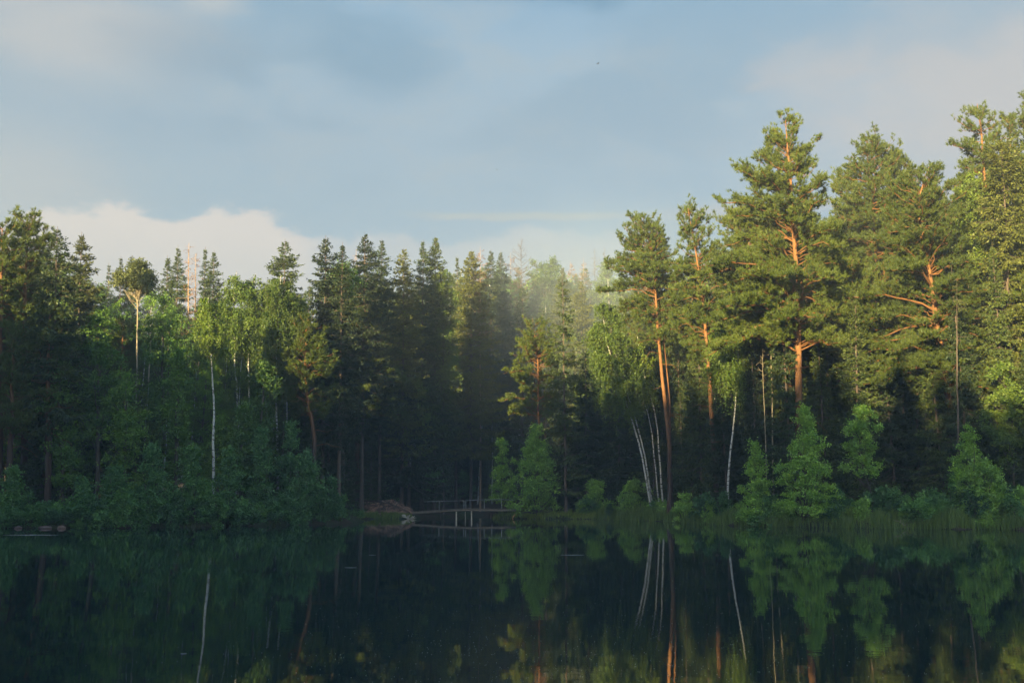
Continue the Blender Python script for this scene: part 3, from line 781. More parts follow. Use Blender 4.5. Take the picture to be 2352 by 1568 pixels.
hero('spruce', 65.5, [(2198, 640), (2198, 800), (2200, 1000), (2202, 1180)], [(640, 2190, 2206), (760, 2160, 2235), (860, 2150, 2250), (980, 2150, 2245), (1060, 2160, 2235)], 700,
     'thin grey spruce with mossy drooping boughs in front of the broad bent pine', 27, mat='spruce_sunlit_mossy', gaps=0.6, r0=0.10, droop=1.8, sparse=0.7)
hero('dead', 74, [(1768, 720), (1775, 900), (1778, 1170)], [(720, 1758, 1778), (850, 1740, 1800), (1100, 1755, 1795)], 820,
     'thin bare grey trunk left of the biggest bright green bush', 28, r0=0.085, twigs=0.5, mat='pale_bark')
hero('dead', 73, [(1752, 800), (1758, 960), (1762, 1165)], [(800, 1745, 1760), (950, 1735, 1775), (1100, 1745, 1775)], 880,
     'shorter bare stick of a tree left of the thin grey trunk', 29, r0=0.06, twigs=0.5, mat='pale_bark')
hero('pine', 82, [(1783, 600), (1786, 700), (1794, 780), (1800, 900), (1806, 1160)], [(600, 1765, 1800), (700, 1740, 1830), (780, 1745, 1840)], 700,
     'pine with lit trunk just left of and behind the tallest lone pine', 30, r0=0.22)
for i_, (x, yt, D_, wd, lab) in enumerate([
    (1745, 800, 80, 55, 'dark spruce under the left boughs of the tallest lone pine'),
    (1900, 760, 78, 60, 'dark spruce right of the lone pine trunk behind the bushes'),
    (1960, 780, 76, 58, 'dark spruce above the small leafy tree with twisted stem'),
    (2075, 830, 74, 62, 'dark spruce under the left boughs of the broad bent pine'),
    (2125, 900, 72, 48, 'small dark spruce right behind the orange stake'),
    (2270, 860, 76, 55, 'dark spruce behind the layered tree at the right'),
    (1680, 830, 84, 55, 'dark spruce behind the curved white birch'),
    (1590, 900, 88, 45, 'dark spruce behind the dark trunk of the gappy pine'),
    (1420, 860, 99, 60, 'dark spruce behind the leaning birches'),
    (1345, 800, 104, 55, 'dark spruce left of the leaning birches, over the round bushes')]):
    hero('spruce', D_, [(x, yt), (x + 2, 1160)], [(yt, x - 4, x + 4), (yt + 120, x - wd * 0.6, x + wd * 0.6), (yt + 260, x - wd, x + wd), (1130, x - wd * 0.9, x + wd * 0.9)], min(yt + 330, 1090), lab, 40 + i_, group='dark spruces filling the right shore', droop=1.4)

# ================================================================== the middle and the cove
hero('pine', 100, [(1222, 724), (1232, 790), (1234, 880), (1233, 975), (1232, 1170)], [(724, 1210, 1232), (760, 1185, 1262), (820, 1165, 1285), (900, 1155, 1295), (980, 1150, 1290)], 955,
     'pine with thin red-brown trunk right above the footbridge end', 50, r0=0.15, dens=0.9, open_=0.8, bare=6)
hero('spruce', 98.5, [(1292, 640), (1294, 800), (1298, 1000), (1300, 1175)], [(640, 1284, 1300), (780, 1262, 1325), (900, 1245, 1345), (1050, 1240, 1350)], 1120,
     'tall dark spruce with bare jutting branches left of the birches', 51, gaps=0.45, r0=0.17)
hero('spruce', 107, [(938, 868), (938, 1000), (940, 1180)], [(868, 932, 944), (920, 905, 975), (1000, 860, 1000), (1080, 840, 1040), (1140, 850, 1030)], 1110,
     'blue-green spruce with wide skirts behind the sandy bank', 52, r0=0.2)
hero('pine', 100, [(815, 640), (816, 720), (817, 850), (819, 1000), (822, 1160)], [(600, 800, 826), (650, 775, 850), (690, 755, 870), (725, 750, 895), (800, 730, 910), (900, 720, 930), (1000, 730, 930), (1060, 740, 920)], 1010,
     'bushy pine with red trunk and sunlit top left of the cove', 53, r0=0.25, dens=1.15)
hero('pine', 80, [(706, 722), (704, 800), (703, 880), (720, 1000), (728, 1165)], [(722, 696, 716), (745, 670, 735), (800, 645, 760), (880, 625, 775), (960, 640, 770), (1000, 660, 760)], 960,
     'pine with orange tip above the round waterside bushes', 54, r0=0.22)
hero('spruce', 113, [(968, 700), (970, 1170)], [(700, 963, 974), (800, 930, 1005), (950, 900, 1040), (1100, 890, 1050)], 1080, 'dark spruce rising behind the blue-green spruce', 55)
hero('birch', 133, [(1113, 905), (1108, 1000), (1102, 1060), (1097, 1130)], [(880, 1100, 1128), (960, 1090, 1140)], 930, 'thin pale birch stem in the dark behind the footbridge', 56, r0=0.12, dens=0.5)
SPR = [(655, 548, 92, 60, 'pointed dark spruce standing alone on the skyline above the birches'),
       (748, 540, 85.5, 50, 'broad pointed spruce on the skyline, left of a matching pair'),
       (787, 556, 84, 31, 'smaller spruce tucked right beside the broad pointed one'),
       (838, 532, 98, 52, 'spruce with the highest tip left of the mist'),
       (877, 548, 104, 38, 'narrow spruce right of the highest tip'),
       (928, 568, 106, 48, 'brownish lit spruce on the skyline before the close pair'),
       (972, 550, 110, 34, 'left spruce of the close pair on the skyline'),
       (1000, 541, 112, 46, 'right and taller spruce of the close pair on the skyline'),
       (1050, 588, 128, 22, 'very small dark spire of the skyline near the mist'),
       (1083, 572, 124, 60, 'big tiered spruce with sunlit tips at the left side of the mist'),
       (1128, 572, 135, 40, 'hazy spruce right of the brown spruce'),
       (1150, 574, 140, 34, 'hazy narrow spruce between the brown spruces'),
       (1292, 612, 138, 42, 'pale lit spruce in the mist'),
       (1335, 640, 132, 45, 'lit spruce in front of the bare grey spires in the mist'),
       (1232, 640, 150, 40, 'faint spruce in the brightest mist'),
       (188, 532, 80, 48, 'orange-lit spruce right of the dark spruce at far left'),
       (250, 602, 110, 14, 'lowest single spruce tip at the left, far behind'),
       (278, 588, 112, 22, 'left one of two small far spruce tips'),
       (303, 586, 113, 20, 'right one of two small far spruce tips'),
       (385, 586, 104, 34, 'spruce at the left of the bare-trunk group'),
       (409, 562, 102, 32, 'spruce touching the bare sunlit trunks'),
       (472, 566, 100, 24, 'narrow spruce right of the bare sunlit trunks'),
       (492, 574, 98, 36, 'spruce with dark open boughs closing the bare-trunk group'),
       (132, 520, 68, 55, 'dark spruce beside the tall pine at far left')]
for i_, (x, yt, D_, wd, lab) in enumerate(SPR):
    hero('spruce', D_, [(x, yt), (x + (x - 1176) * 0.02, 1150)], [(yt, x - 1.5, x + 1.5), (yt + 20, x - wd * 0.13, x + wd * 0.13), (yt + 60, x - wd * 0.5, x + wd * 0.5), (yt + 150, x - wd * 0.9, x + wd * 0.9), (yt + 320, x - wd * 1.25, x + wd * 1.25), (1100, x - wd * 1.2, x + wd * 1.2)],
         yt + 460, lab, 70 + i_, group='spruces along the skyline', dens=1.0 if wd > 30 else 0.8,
         mat='spruce_sunlit_mossy' if x in (188, 928, 1083, 1335, 1292) else 'spruce_needles')
for x, yt, D_, wd, ne, lab in [(1103, 566, 124, 28, 1.0, 'dead rust-brown spruce at the left side of the mist'), (1172, 580, 142, 34, 1.0, 'faded brown spruce below the bare grey tree'),
                               (1310, 600, 165, 34, 1.0, 'hazy reddish spruce in the mist'), (1340, 592, 170, 30, 0.9, 'hazy reddish spruce right of another in the mist'),
                               (1197, 545, 138, 40, 0, 'bare grey tree topping the misty skyline'), (1366, 568, 175, 26, 0, 'left bare grey spire by the first pine'),
                               (1388, 566, 176, 24, 0, 'right bare grey spire by the first pine'), (818, 572, 101.5, 16, 0, 'bare thin leader above the bushy red-trunk pine'),
                               (434, 558, 96, 20, 0.3, 'bare sunlit orange trunk, taller of two on the left skyline'), (450, 582, 97, 16, 0.3, 'bare sunlit orange trunk, shorter of two on the left skyline')]:
    hero('dead', D_, [(x, yt), (x, 1150)], [(yt, x - 2, x + 2), (yt + 60, x - wd * 0.8, x + wd * 0.8), (yt + 160, x - wd * 1.1, x + wd * 1.1), (1000, x - wd, x + wd)], yt + 230, lab, int(x), r0=0.14 if ne != 0.3 else 0.19,
         needles_on=ne, twigs=1.2 if ne == 1.0 else 1.3, up=0.55 if x == 1197 else -0.1, mat='dead_bark' if ne else ('spruce_bark' if x != 818 else 'dead_bark'))

# ================================================================== broadleaf trees and birches of the left
hero('birch', 72.6, [(478, 668), (482, 750), (486, 830), (490, 900), (492, 985), (494, 1160)], [(668, 465, 495), (720, 440, 520), (800, 430, 530), (880, 440, 520)], 825,
     'birch with the longest white trunk on the left side', 61, dens=1.3)
hero('birch', 82, [(545, 606), (535, 700), (536, 760), (541, 830), (548, 880), (555, 1160)], [(606, 525, 575), (660, 515, 600), (760, 512, 600), (860, 520, 590)], 800,
     'birch with kinked white stem left of the hanging birches', 62, dens=1.5)
hero('birch', 83, [(588, 612), (575, 720), (570, 800), (572, 900), (575, 1160)], [(612, 570, 610), (680, 560, 625), (800, 560, 625), (900, 560, 610)], 810, 'birch with partly hidden white stem, right of the kinked one', 63, dens=1.4)
hero('birch', 80, [(645, 615), (640, 720), (636, 850), (640, 1160)], [(615, 625, 668), (680, 600, 690), (780, 592, 685), (880, 600, 670)], 880, 'yellow-green birch with long hanging twigs under the lone skyline spruce', 64, dens=1.7, hang=1.5, r0=0.12)
hero('birch', 82, [(675, 650), (668, 760), (660, 900), (660, 1160)], [(650, 655, 695), (720, 630, 715), (850, 620, 700)], 850, 'pale green birch with forked stem, right of the hanging one', 65, dens=1.4, r0=0.11)
hero('birch', 112, [(1018, 596), (1018, 700), (1020, 1150)], [(596, 1005, 1035), (640, 985, 1055), (720, 985, 1062), (820, 985, 1060), (960, 995, 1050)], 900, 'rounded yellow-green birch right below the close pair of spruces', 66, bark='broad_bark', dens=1.4, r0=0.12)
hero('broadleaf', 90, [(785, 612), (785, 800), (788, 1150)], [(612, 765, 800), (650, 735, 830), (700, 730, 830), (760, 740, 825)], 680, 'fresh green leafy crown left of the bushy red-trunk pine', 67, n=55, rad_c=1.0)
hero('broadleaf', 150, [(1255, 588), (1255, 700), (1256, 1100)], [(588, 1245, 1268), (600, 1222, 1292), (625, 1200, 1318), (680, 1190, 1330), (760, 1200, 1320)], 720, 'wide rounded leafy crown in the mist', 68, n=70, rad_c=1.5, mat='birch_leaf', leaf=1.4)
hero('broadleaf', 155, [(1395, 600), (1395, 1100)], [(600, 1388, 1402), (620, 1370, 1420), (660, 1350, 1435), (760, 1340, 1440)], 720, 'hazy leafy tree half hidden behind the first pine', 69, n=60, rad_c=1.4, mat='birch_leaf', leaf=1.4)
hero('broadleaf', 82, [(322, 606), (316, 680), (314, 760), (313, 840), (312, 1150)], [(606, 300, 345), (635, 268, 365), (670, 262, 372), (710, 280, 360)], 665,
     'pale umbrella-shaped tree with forked light trunk on the left', 60, n=110, rad_c=0.8, bark='pale_bark', mat='pale_leaf', r0=0.16, stems=3)
BL = [(225, 712, 70, 78, 62, 'dark maple-like tree with bright green dome at the left'),
      (372, 682, 76, 58, 60, 'leafy green tree right of the pale umbrella-shaped tree'),
      (410, 800, 73, 50, 40, 'mid-height leafy tree left of the long white birch trunk'),
      (290, 850, 69, 55, 44, 'dark leafy tree low beneath the green dome'),
      (605, 835, 76, 48, 44, 'light green small tree left of the orange-tipped pine'),
      (505, 960, 76, 48, 40, 'leafy tree around the foot of the long white birch trunk'),
      (140, 820, 68, 60, 52, 'dark leafy tree in the shade at far left'),
      (560, 930, 74, 45, 40, 'leafy shaded tree between the white birches and the bushes')]
for i_, (x, yt, D_, wd, n_, lab) in enumerate(BL):
    hero('broadleaf', D_, [(x, yt), (x - 2, 1165)], [(yt, x - wd * 0.25, x + wd * 0.25), (yt + 50, x - wd * 0.75, x + wd * 0.75), (yt + 130, x - wd, x + wd), (yt + 260, x - wd * 0.95, x + wd * 0.95), (yt + 330, x - wd * 0.7, x + wd * 0.7)],
         min(yt + 300, 1130), lab, 120 + i_, n=n_, rad_c=0.95, group='leafy trees of the left shore')
hero('pine', 70, [(62, 480), (60, 600), (58, 720), (55, 1000), (50, 1180)], [(480, 50, 76), (520, 30, 108), (560, 10, 112), (640, -20, 125), (740, -30, 140), (850, -30, 140)], 800,
     'tall pine with reddish trunk near the left edge', 130, r0=0.27, dens=1.0)
hero('pine', 68, [(5, 505), (2, 700), (-5, 1180)], [(505, -8, 18), (560, -40, 45), (680, -60, 60), (850, -70, 70)], 820, 'pine cut off by the left edge of the picture', 131, r0=0.27)
hero('pine', 67.5, [(115, 700), (112, 900), (110, 1190)], [(700, 95, 130), (780, 60, 165), (900, 40, 185), (1020, 50, 180)], 960, 'dark shaded pine in front of the tall left pine', 132, r0=0.24)
hero('pine', 67, [(30, 760), (28, 900), (25, 1190)], [(760, 12, 50), (850, -20, 80), (980, -30, 90), (1080, -20, 80)], 1000, 'low dark pine at the left edge', 133, r0=0.24)

# ================================================================== waterside bushes
def bush(x, yt, yb, D_, wd, seed, label, mat='bush_leaf', n=40, shape='cone', rc=0.45, stems=4, group=None, leaf=0.85, cb=None, name='bush', path=None):
    h = yb - yt
    if shape == 'cone':
        pr = [(yt, x - wd * .12, x + wd * .12), (yt + h * .25, x - wd * .5, x + wd * .5), (yt + h * .55, x - wd * .85, x + wd * .8), (yt + h * .85, x - wd, x + wd), (yb, x - wd * .9, x + wd * .9)]
    else:
        pr = [(yt, x - wd * .45, x + wd * .4), (yt + h * .2, x - wd * .85, x + wd * .85), (yt + h * .6, x - wd, x + wd), (yb, x - wd * .85, x + wd * .85)]
    return hero('broadleaf', D_, path or [(x, yt), (x, yb)], pr, cb or yb - h * 0.06, label, seed, name=name, cat='bush' if name == 'bush' else 'small tree', group=group or 'bushes along the waterside', n=n, rad_c=rc, mat=mat, stems=stems, r0=0.05, leaf=leaf, hollow=0.1)
bush(1850, 938, 1200, 67, 82, 200, 'biggest bright green bush, tall cone in front of the lone pine', n=190, rc=0.5)
bush(1735, 1016, 1198, 69.8, 48, 201, 'tall narrow bright bush left of the biggest one', n=90)
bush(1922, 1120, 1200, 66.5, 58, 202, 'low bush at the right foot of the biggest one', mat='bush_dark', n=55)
bush(1985, 1150, 1200, 65.5, 24, 203, 'small bright bush under the twisted-stem tree', n=24)
bush(1985, 932, 1110, 66.8, 52, 204, 'small leafy tree on one thin twisted stem', n=75, shape='round', stems=1, cb=1095, name='small_tree', path=[(1980, 932), (1985, 1050), (1996, 1110), (2000, 1185)])
bush(2222, 978, 1140, 64.5, 46, 205, 'upper leaning bush of the pair near the right edge', n=75)
bush(2262, 1060, 1200, 63.0, 62, 206, 'wide low bright bush of the pair near the right edge', n=95, shape='round')
bush(2200, 1080, 1190, 65, 40, 207, 'darker bush left of the wide low bright one', mat='bush_dark', n=35)
bush(2348, 1120, 1205, 61.5, 24, 208, 'bush cut off by the right edge', n=24)
bush(1366, 1104, 1186, 97.5, 34, 209, 'round green bush, left one of two under the leaning birches', n=60, shape='round', rc=0.5)
bush(1456, 1104, 1184, 93.5, 40, 210, 'round green bush, right one of two under the leaning birches', n=65, shape='round', rc=0.5)
bush(1576, 1137, 1198, 80.3, 27, 211, 'small bright bush below the gappy pine', n=36, shape='round', rc=0.4)
bush(1628, 1148, 1200, 75.8, 20, 212, 'smallest bright bush in the reeds', n=20, rc=0.35)
bush(1664, 1130, 1185, 75, 22, 213, 'dim bush at the foot of the curved white birch', mat='bush_dark', n=22)
bush(1152, 1010, 1165, 100.5, 34, 214, 'rounded small tree right at the end of the footbridge', n=60, shape='round', rc=0.65)
bush(1232, 976, 1186, 98.2, 78, 215, 'large spreading bush at the water right of the footbridge', n=150, rc=0.75, leaf=1.0)
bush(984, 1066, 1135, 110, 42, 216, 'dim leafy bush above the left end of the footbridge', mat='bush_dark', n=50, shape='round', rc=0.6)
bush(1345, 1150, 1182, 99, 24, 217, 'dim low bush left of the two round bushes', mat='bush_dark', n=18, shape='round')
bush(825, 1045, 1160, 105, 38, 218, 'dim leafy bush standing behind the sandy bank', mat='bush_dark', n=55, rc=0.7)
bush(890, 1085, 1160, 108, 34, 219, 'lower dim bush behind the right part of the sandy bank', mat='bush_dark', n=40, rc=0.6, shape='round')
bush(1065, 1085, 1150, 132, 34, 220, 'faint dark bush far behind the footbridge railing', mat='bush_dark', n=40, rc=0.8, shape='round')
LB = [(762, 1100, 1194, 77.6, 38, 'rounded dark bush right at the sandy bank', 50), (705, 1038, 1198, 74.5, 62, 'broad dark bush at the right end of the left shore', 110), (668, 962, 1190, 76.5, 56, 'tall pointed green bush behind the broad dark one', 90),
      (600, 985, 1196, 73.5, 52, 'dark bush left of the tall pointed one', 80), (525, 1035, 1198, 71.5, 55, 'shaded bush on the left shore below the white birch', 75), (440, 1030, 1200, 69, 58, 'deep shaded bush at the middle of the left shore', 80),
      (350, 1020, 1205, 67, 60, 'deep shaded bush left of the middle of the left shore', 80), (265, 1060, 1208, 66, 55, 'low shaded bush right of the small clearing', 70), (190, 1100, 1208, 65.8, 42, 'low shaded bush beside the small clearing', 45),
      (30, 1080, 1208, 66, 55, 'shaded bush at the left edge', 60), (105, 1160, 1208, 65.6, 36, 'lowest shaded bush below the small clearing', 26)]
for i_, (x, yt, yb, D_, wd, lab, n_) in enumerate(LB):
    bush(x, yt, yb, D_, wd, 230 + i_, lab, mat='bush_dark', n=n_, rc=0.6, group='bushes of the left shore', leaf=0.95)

# ================================================================== trees that fill the wood
SK = np.array([(0, 560), (62, 520), (135, 580), (188, 600), (240, 640), (300, 650), (350, 650), (430, 650), (500, 650), (540, 650), (610, 650), (655, 640), (700, 630), (748, 620), (838, 610), (900, 620), (1000, 610), (1060, 620),
               (1150, 610), (1255, 620), (1390, 640), (1400, 700), (1468, 600), (1530, 650), (1580, 560), (1640, 560), (1700, 520), (1803, 420), (1900, 470), (1925, 450), (2000, 400), (2090, 420), (2180, 420), (2245, 350), (2352, 330), (2600, 330), ], float)
SHORE = np.array([(-300, 66), (0, 66), (300, 66), (560, 72), (700, 75), (800, 82), (812, 98), (960, 104), (1000, 126), (1160, 128), (1180, 101), (1330, 99), (1440, 94), (1510, 88), (1600, 79), (1700, 71), (1900, 68), (2100, 65), (2352, 62), (2700, 58)], float)
lib = {}
def build_lib():
    rows = [('spruce', 1, dict(cb=2.0), cone(22, 2.9, 1)), ('spruce', 2, dict(cb=1.2), cone(22, 3.4, 0, 0.7)), ('spruce', 3, dict(cb=4.0, gaps=0.25), cone(22, 2.4, 2)), ('spruce', 4, dict(cb=1.0, droop=1.5), cone(22, 3.0, 0, 0.9)),
            ('pine', 5, dict(cb=10.5), egg(22, 3.2, 10.5)), ('pine', 6, dict(cb=8.5), egg(22, 3.0, 8.5)), ('pine', 7, dict(cb=12.5), egg(22, 2.7, 12.5)),
            ('birch', 8, dict(cb=6.5), egg(20, 2.8, 6)), ('birch', 9, dict(cb=5.0, dens=1.2), egg(20, 3.0, 5)),
            ('broadleaf', 10, dict(cb=4, n=90), egg(18, 3.6, 4)), ('broadleaf', 11, dict(cb=3, n=90), egg(18, 3.2, 3))]
    for kind, sd_, kw, pr in rows:
        H = float(pr.z[-1])
        parts = GEN[kind](900 + sd_, H, pr, **kw); parts.pop('stems', None)
        lib.setdefault(kind, []).append((H, {pn: g_.mesh(pn, mt, pn == 'trunk') for pn, (g_, mt) in parts.items()}))
build_lib()
rngf = np.random.default_rng(5)
regions = [(-400, 330, 'left', [('spruce', .35), ('pine', .3), ('broadleaf', .35)]), (330, 640, 'left middle', [('birch', .45), ('broadleaf', .3), ('spruce', .25)]), (640, 1060, 'middle', [('spruce', .75), ('birch', .1), ('pine', .15)]),
           (1060, 1400, 'misty cove', [('spruce', .8), ('birch', .2)]), (1400, 2800, 'right', [('pine', .4), ('spruce', .55), ('birch', .05)])]
where = {'left': 'in the shaded wood at the left', 'left middle': 'in the wood behind the white birches on the left', 'middle': 'in the dark wood left of the mist', 'misty cove': 'in the wood behind the footbridge and the mist', 'right': 'in the wood behind the tall right-shore pines'}
word = {'pine': 'pine filling the crowd', 'spruce': 'dark spruce filling the crowd', 'birch': 'green birch filling the crowd', 'broadleaf': 'leafy tree filling the crowd'}
n_fill = 0
for off, step, drop in [(4.5, 78, 330), (8.5, 70, 230), (13, 66, 150), (18.5, 60, 95), (25, 54, 55), (33, 50, 30), (44, 46, 12), (58, 46, 15)]:
    x = -120 + rngf.uniform(0, step)
    while x < 2480:
        xx = x + rngf.uniform(-0.3, 0.3) * step; x += step
        D_ = np.interp(xx, SHORE[:, 0], SHORE[:, 1]) + off + rngf.uniform(-1.5, 1.5)
        reg = next(r for r in regions if r[0] <= xx < r[1])
        if reg[2] == 'misty cove': D_ += off * 0.35
        sky_y = np.interp(xx, SK[:, 0], SK[:, 1]) + drop * rngf.uniform(0.5, 1.25) + rngf.uniform(5, 45)
        p_ = at(xx, sky_y, D_); X_ = p_[0]
        if float(lake_dist(np.array([X_]), np.array([D_]))[0]) < 2.5: continue
        zb = gz(X_, D_) - 0.05; H_ = p_[2] - zb
        if H_ < 6: continue
        kinds, ps = zip(*reg[3])
        kind = str(rngf.choice(kinds, p=ps))
        if off < 9 and kind == 'pine' and reg[2] != 'right': kind = 'spruce'
        if off < 6 and reg[2] == 'right' and kind == 'pine': kind = 'spruce'
        Hl, meshes = lib[kind][rngf.integers(len(lib[kind]))]
        s_ = H_ / Hl; sw = s_ * rngf.uniform(0.85, 1.15) if s_ > 0.75 else 0.75 * rngf.uniform(0.8, 1.0)
        root = empty(NAME[kind], (X_, D_, zb), rngf.uniform(0, 2 * PI), (sw, sw, s_)); root.rotation_euler[0] = R(rngf.normal(0, 1.3)); root.rotation_euler[1] = R(rngf.normal(0, 1.3))
        tag(root, f"{word[kind]} {where[reg[2]]}", CAT[kind], f"{CAT[kind]}s {where[reg[2]]}")
        for pn, me in meshes.items():
            c = bpy.data.objects.new(pn, me); COL.objects.link(c); c.parent = root
        n_fill += 1
for off in (7, 12):
    for x in np.arange(640, 1330, 34):
        xx = x + rngf.uniform(-15, 15); D_ = np.interp(xx, SHORE[:, 0], SHORE[:, 1]) + off + rngf.uniform(-1.5, 1.5)
        p_ = at(xx, rngf.uniform(900, 1040), D_)
        if float(lake_dist(np.array([p_[0]]), np.array([D_]))[0]) < 1.2: continue
        zb = gz(p_[0], D_) - 0.05; H_ = p_[2] - zb
        Hl, meshes = lib['spruce'][rngf.choice([0, 1, 3])]
        root = empty('spruce_tree', (p_[0], D_, zb), rngf.uniform(0, 6.28), (0.6, 0.6, H_ / Hl)); tag(root, 'young dark spruce in the undergrowth around the cove and footbridge', 'spruce tree', 'young spruces around the cove')
        for pn, me in meshes.items():
            c = bpy.data.objects.new(pn, me); COL.objects.link(c); c.parent = root
for x in np.arange(1045, 1430, 17):
    for D0, y0 in ((150, 625), (178, 600)):
        xx = x + rngf.uniform(-12, 12); D_ = D0 + rngf.uniform(-9, 9); p_ = at(xx, rngf.uniform(y0, y0 + 45), D_); zb = gz(p_[0], D_) - 0.05; H_ = p_[2] - zb
        kind = str(rngf.choice(['spruce', 'birch', 'broadleaf'], p=[.55, .25, .2])); Hl, meshes = lib[kind][rngf.integers(len(lib[kind]))]; s_ = H_ / Hl
        root = empty(NAME[kind], (p_[0], D_, zb), rngf.uniform(0, 6.28), (s_ * 0.9, s_ * 0.9, s_)); tag(root, f'hazy {CAT[kind]} on the slope far behind the misty cove', CAT[kind], f'{CAT[kind]}s on the slope behind the mist')
        for pn, me in meshes.items():
            c = bpy.data.objects.new(pn, me); COL.objects.link(c); c.parent = root
for off, x0_, step in [(11, 1380, 44), (17, 1370, 44), (24, 1380, 44)]:
    for x in np.arange(x0_, 2400, step):
        xx = x + rngf.uniform(-20, 20); D_ = np.interp(xx, SHORE[:, 0], SHORE[:, 1]) + off + rngf.uniform(-1.5, 1.5)
        p_ = at(xx, rngf.uniform(790, 960), D_); zb = gz(p_[0], D_) - 0.05; H_ = p_[2] - zb
        Hl, meshes = lib['spruce'][rngf.choice([0, 1, 3])]
        root = empty('spruce_tree', (p_[0], D_, zb), rngf.uniform(0, 6.28), (0.62, 0.62, H_ / Hl)); tag(root, 'young dark spruce among the trunks under the tall right-shore pines', 'spruce tree', 'young spruces under the right-shore pines')
        for pn, me in meshes.items():
            c = bpy.data.objects.new(pn, me); COL.objects.link(c); c.parent = root

# low shrubs along the water's edge and in the wood's hem
shr = []
for q, (h, wd, mt) in enumerate([(1.5, 0.8, 'bush_leaf'), (1.1, 0.9, 'bush_dark'), (1.9, 0.8, 'bush_dark'), (0.8, 0.7, 'bush_leaf')]):
    parts = broadleaf(970 + q, h, egg(h, wd, 0.05, 0.9), 0.1, n=22, rad_c=0.36, mat=mt, stems=3, r0=0.02, leaf=0.75, hollow=0.05); parts.pop('stems', None)
    shr.append({pn: g_.mesh(pn, mt2, pn == 'trunk') for pn, (g_, mt2) in parts.items()})
def shrub(X, Y, k_, sc, label, group):
    root = empty('shrub', (X, Y, gz(X, Y) - 0.05), rngf.uniform(0, 6.28), (sc * rngf.uniform(.8, 1.3), sc * rngf.uniform(.8, 1.3), sc)); tag(root, label, 'shrub', group)
    for pn, me in shr[k_].items():
        c = bpy.data.objects.new(pn, me); COL.objects.link(c); c.parent = root
for x in np.arange(1335, 2420, 14):
    xx = x + rngf.uniform(-10, 10); off = rngf.choice([0.9, 1.8, 3.2, 5.0]); D_ = np.interp(xx, SHORE[:, 0], SHORE[:, 1]) - 2.2 + off; X_ = at(xx, 1200, D_)[0]
    if float(lake_dist(np.array([X_]), np.array([D_]))[0]) < 0.2: continue
    shrub(X_, D_, int(rngf.integers(0, 4)), rngf.uniform(0.45, 1.0) + rngf.choice([0, 0, 0.7]), 'low leafy shrub in the grass along the right shore', 'low shrubs of the right shore')
for x in np.arange(-20, 800, 13):
    xx = x + rngf.uniform(-8, 8); off = rngf.choice([-0.3, 0.2, 0.9, 1.8]); D_ = np.interp(xx, SHORE[:, 0], SHORE[:, 1]) - 1.5 + off; X_ = at(xx, 1200, D_)[0]
    if float(lake_dist(np.array([X_]), np.array([D_]))[0]) < -0.3: continue
    shrub(X_, D_, int(rngf.choice([1, 2])), rngf.uniform(0.6, 1.2), 'low shaded shrub at the foot of the left shore bushes', 'low shrubs of the left shore')

# unseen wood on near and left banks, heights shaped to shade the lower scene
rngw = np.random.default_rng(77)
src = spruce(950, 22, cone(22, 3.4, 0, 0.75), 0.8, dens=0.8, size=2.4, sparse=0.55)
gg = Geo()
Vc = np.concatenate(src['crown'][0].v); Fc = np.concatenate(src['crown'][0].f4); Vt = np.concatenate(src['trunk'][0].v); Ft = np.concatenate(src['trunk'][0].f4)
def shade_wood_row(x0, y0, x1, y1, step, h0, h1):
    n_ = int(math.hypot(x1 - x0, y1 - y0) / step)
    for i in range(n_):
        s_ = (i + rngw.uniform(-0.3, 0.3)) / n_
        X, Y = x0 + (x1 - x0) * s_ + rngw.normal(0, 0.7), y0 + (y1 - y0) * s_ + rngw.normal(0, 0.7)
        H_ = (h0 + (h1 - h0) * s_) * rngw.uniform(0.86, 1.10); a = rngw.uniform(0, 2 * PI)
        Rz = np.array([[math.cos(a), math.sin(a), 0], [-math.sin(a), math.cos(a), 0], [0, 0, 1]])
        sc = np.array([1.0, 1.0, H_ / 22]); z = gz(X, Y)
        for V_, F_ in ((Vc, Fc), (Vt, Ft)):
            gg.add((V_ * sc) @ Rz + np.array([X, Y, z]), F_, np.full(len(F_), 0.4))
near = [(-92, 23), (-75, 22.5), (-62, 23.5), (-57, 30), (-54, 35), (-50, 33), (-44, 28.5), (-36, 27), (-20, 23), (-12, 21), (6, 19), (22, 18)]
for dx in (0, -3.2, -6.4):
    shade_wood_row(-51 + dx, -6, -51 + dx, 58, 2.6, 22, 20)
    shade_wood_row(-50 + dx, 60 - dx * 0.5, -42 + dx * 0.4, 74 - dx, 2.8, 17, 15)
    for (xa, ha), (xb, hb) in zip(near, near[1:]):
        shade_wood_row(xa, -12 + dx, xb, -12 + dx, 2.5, ha, hb)
tag(gg.obj('wood', M['spruce_needles']), 'unseen spruce wood on the near and left banks, shaped to shade the scene', 'wood', kind='stuff')

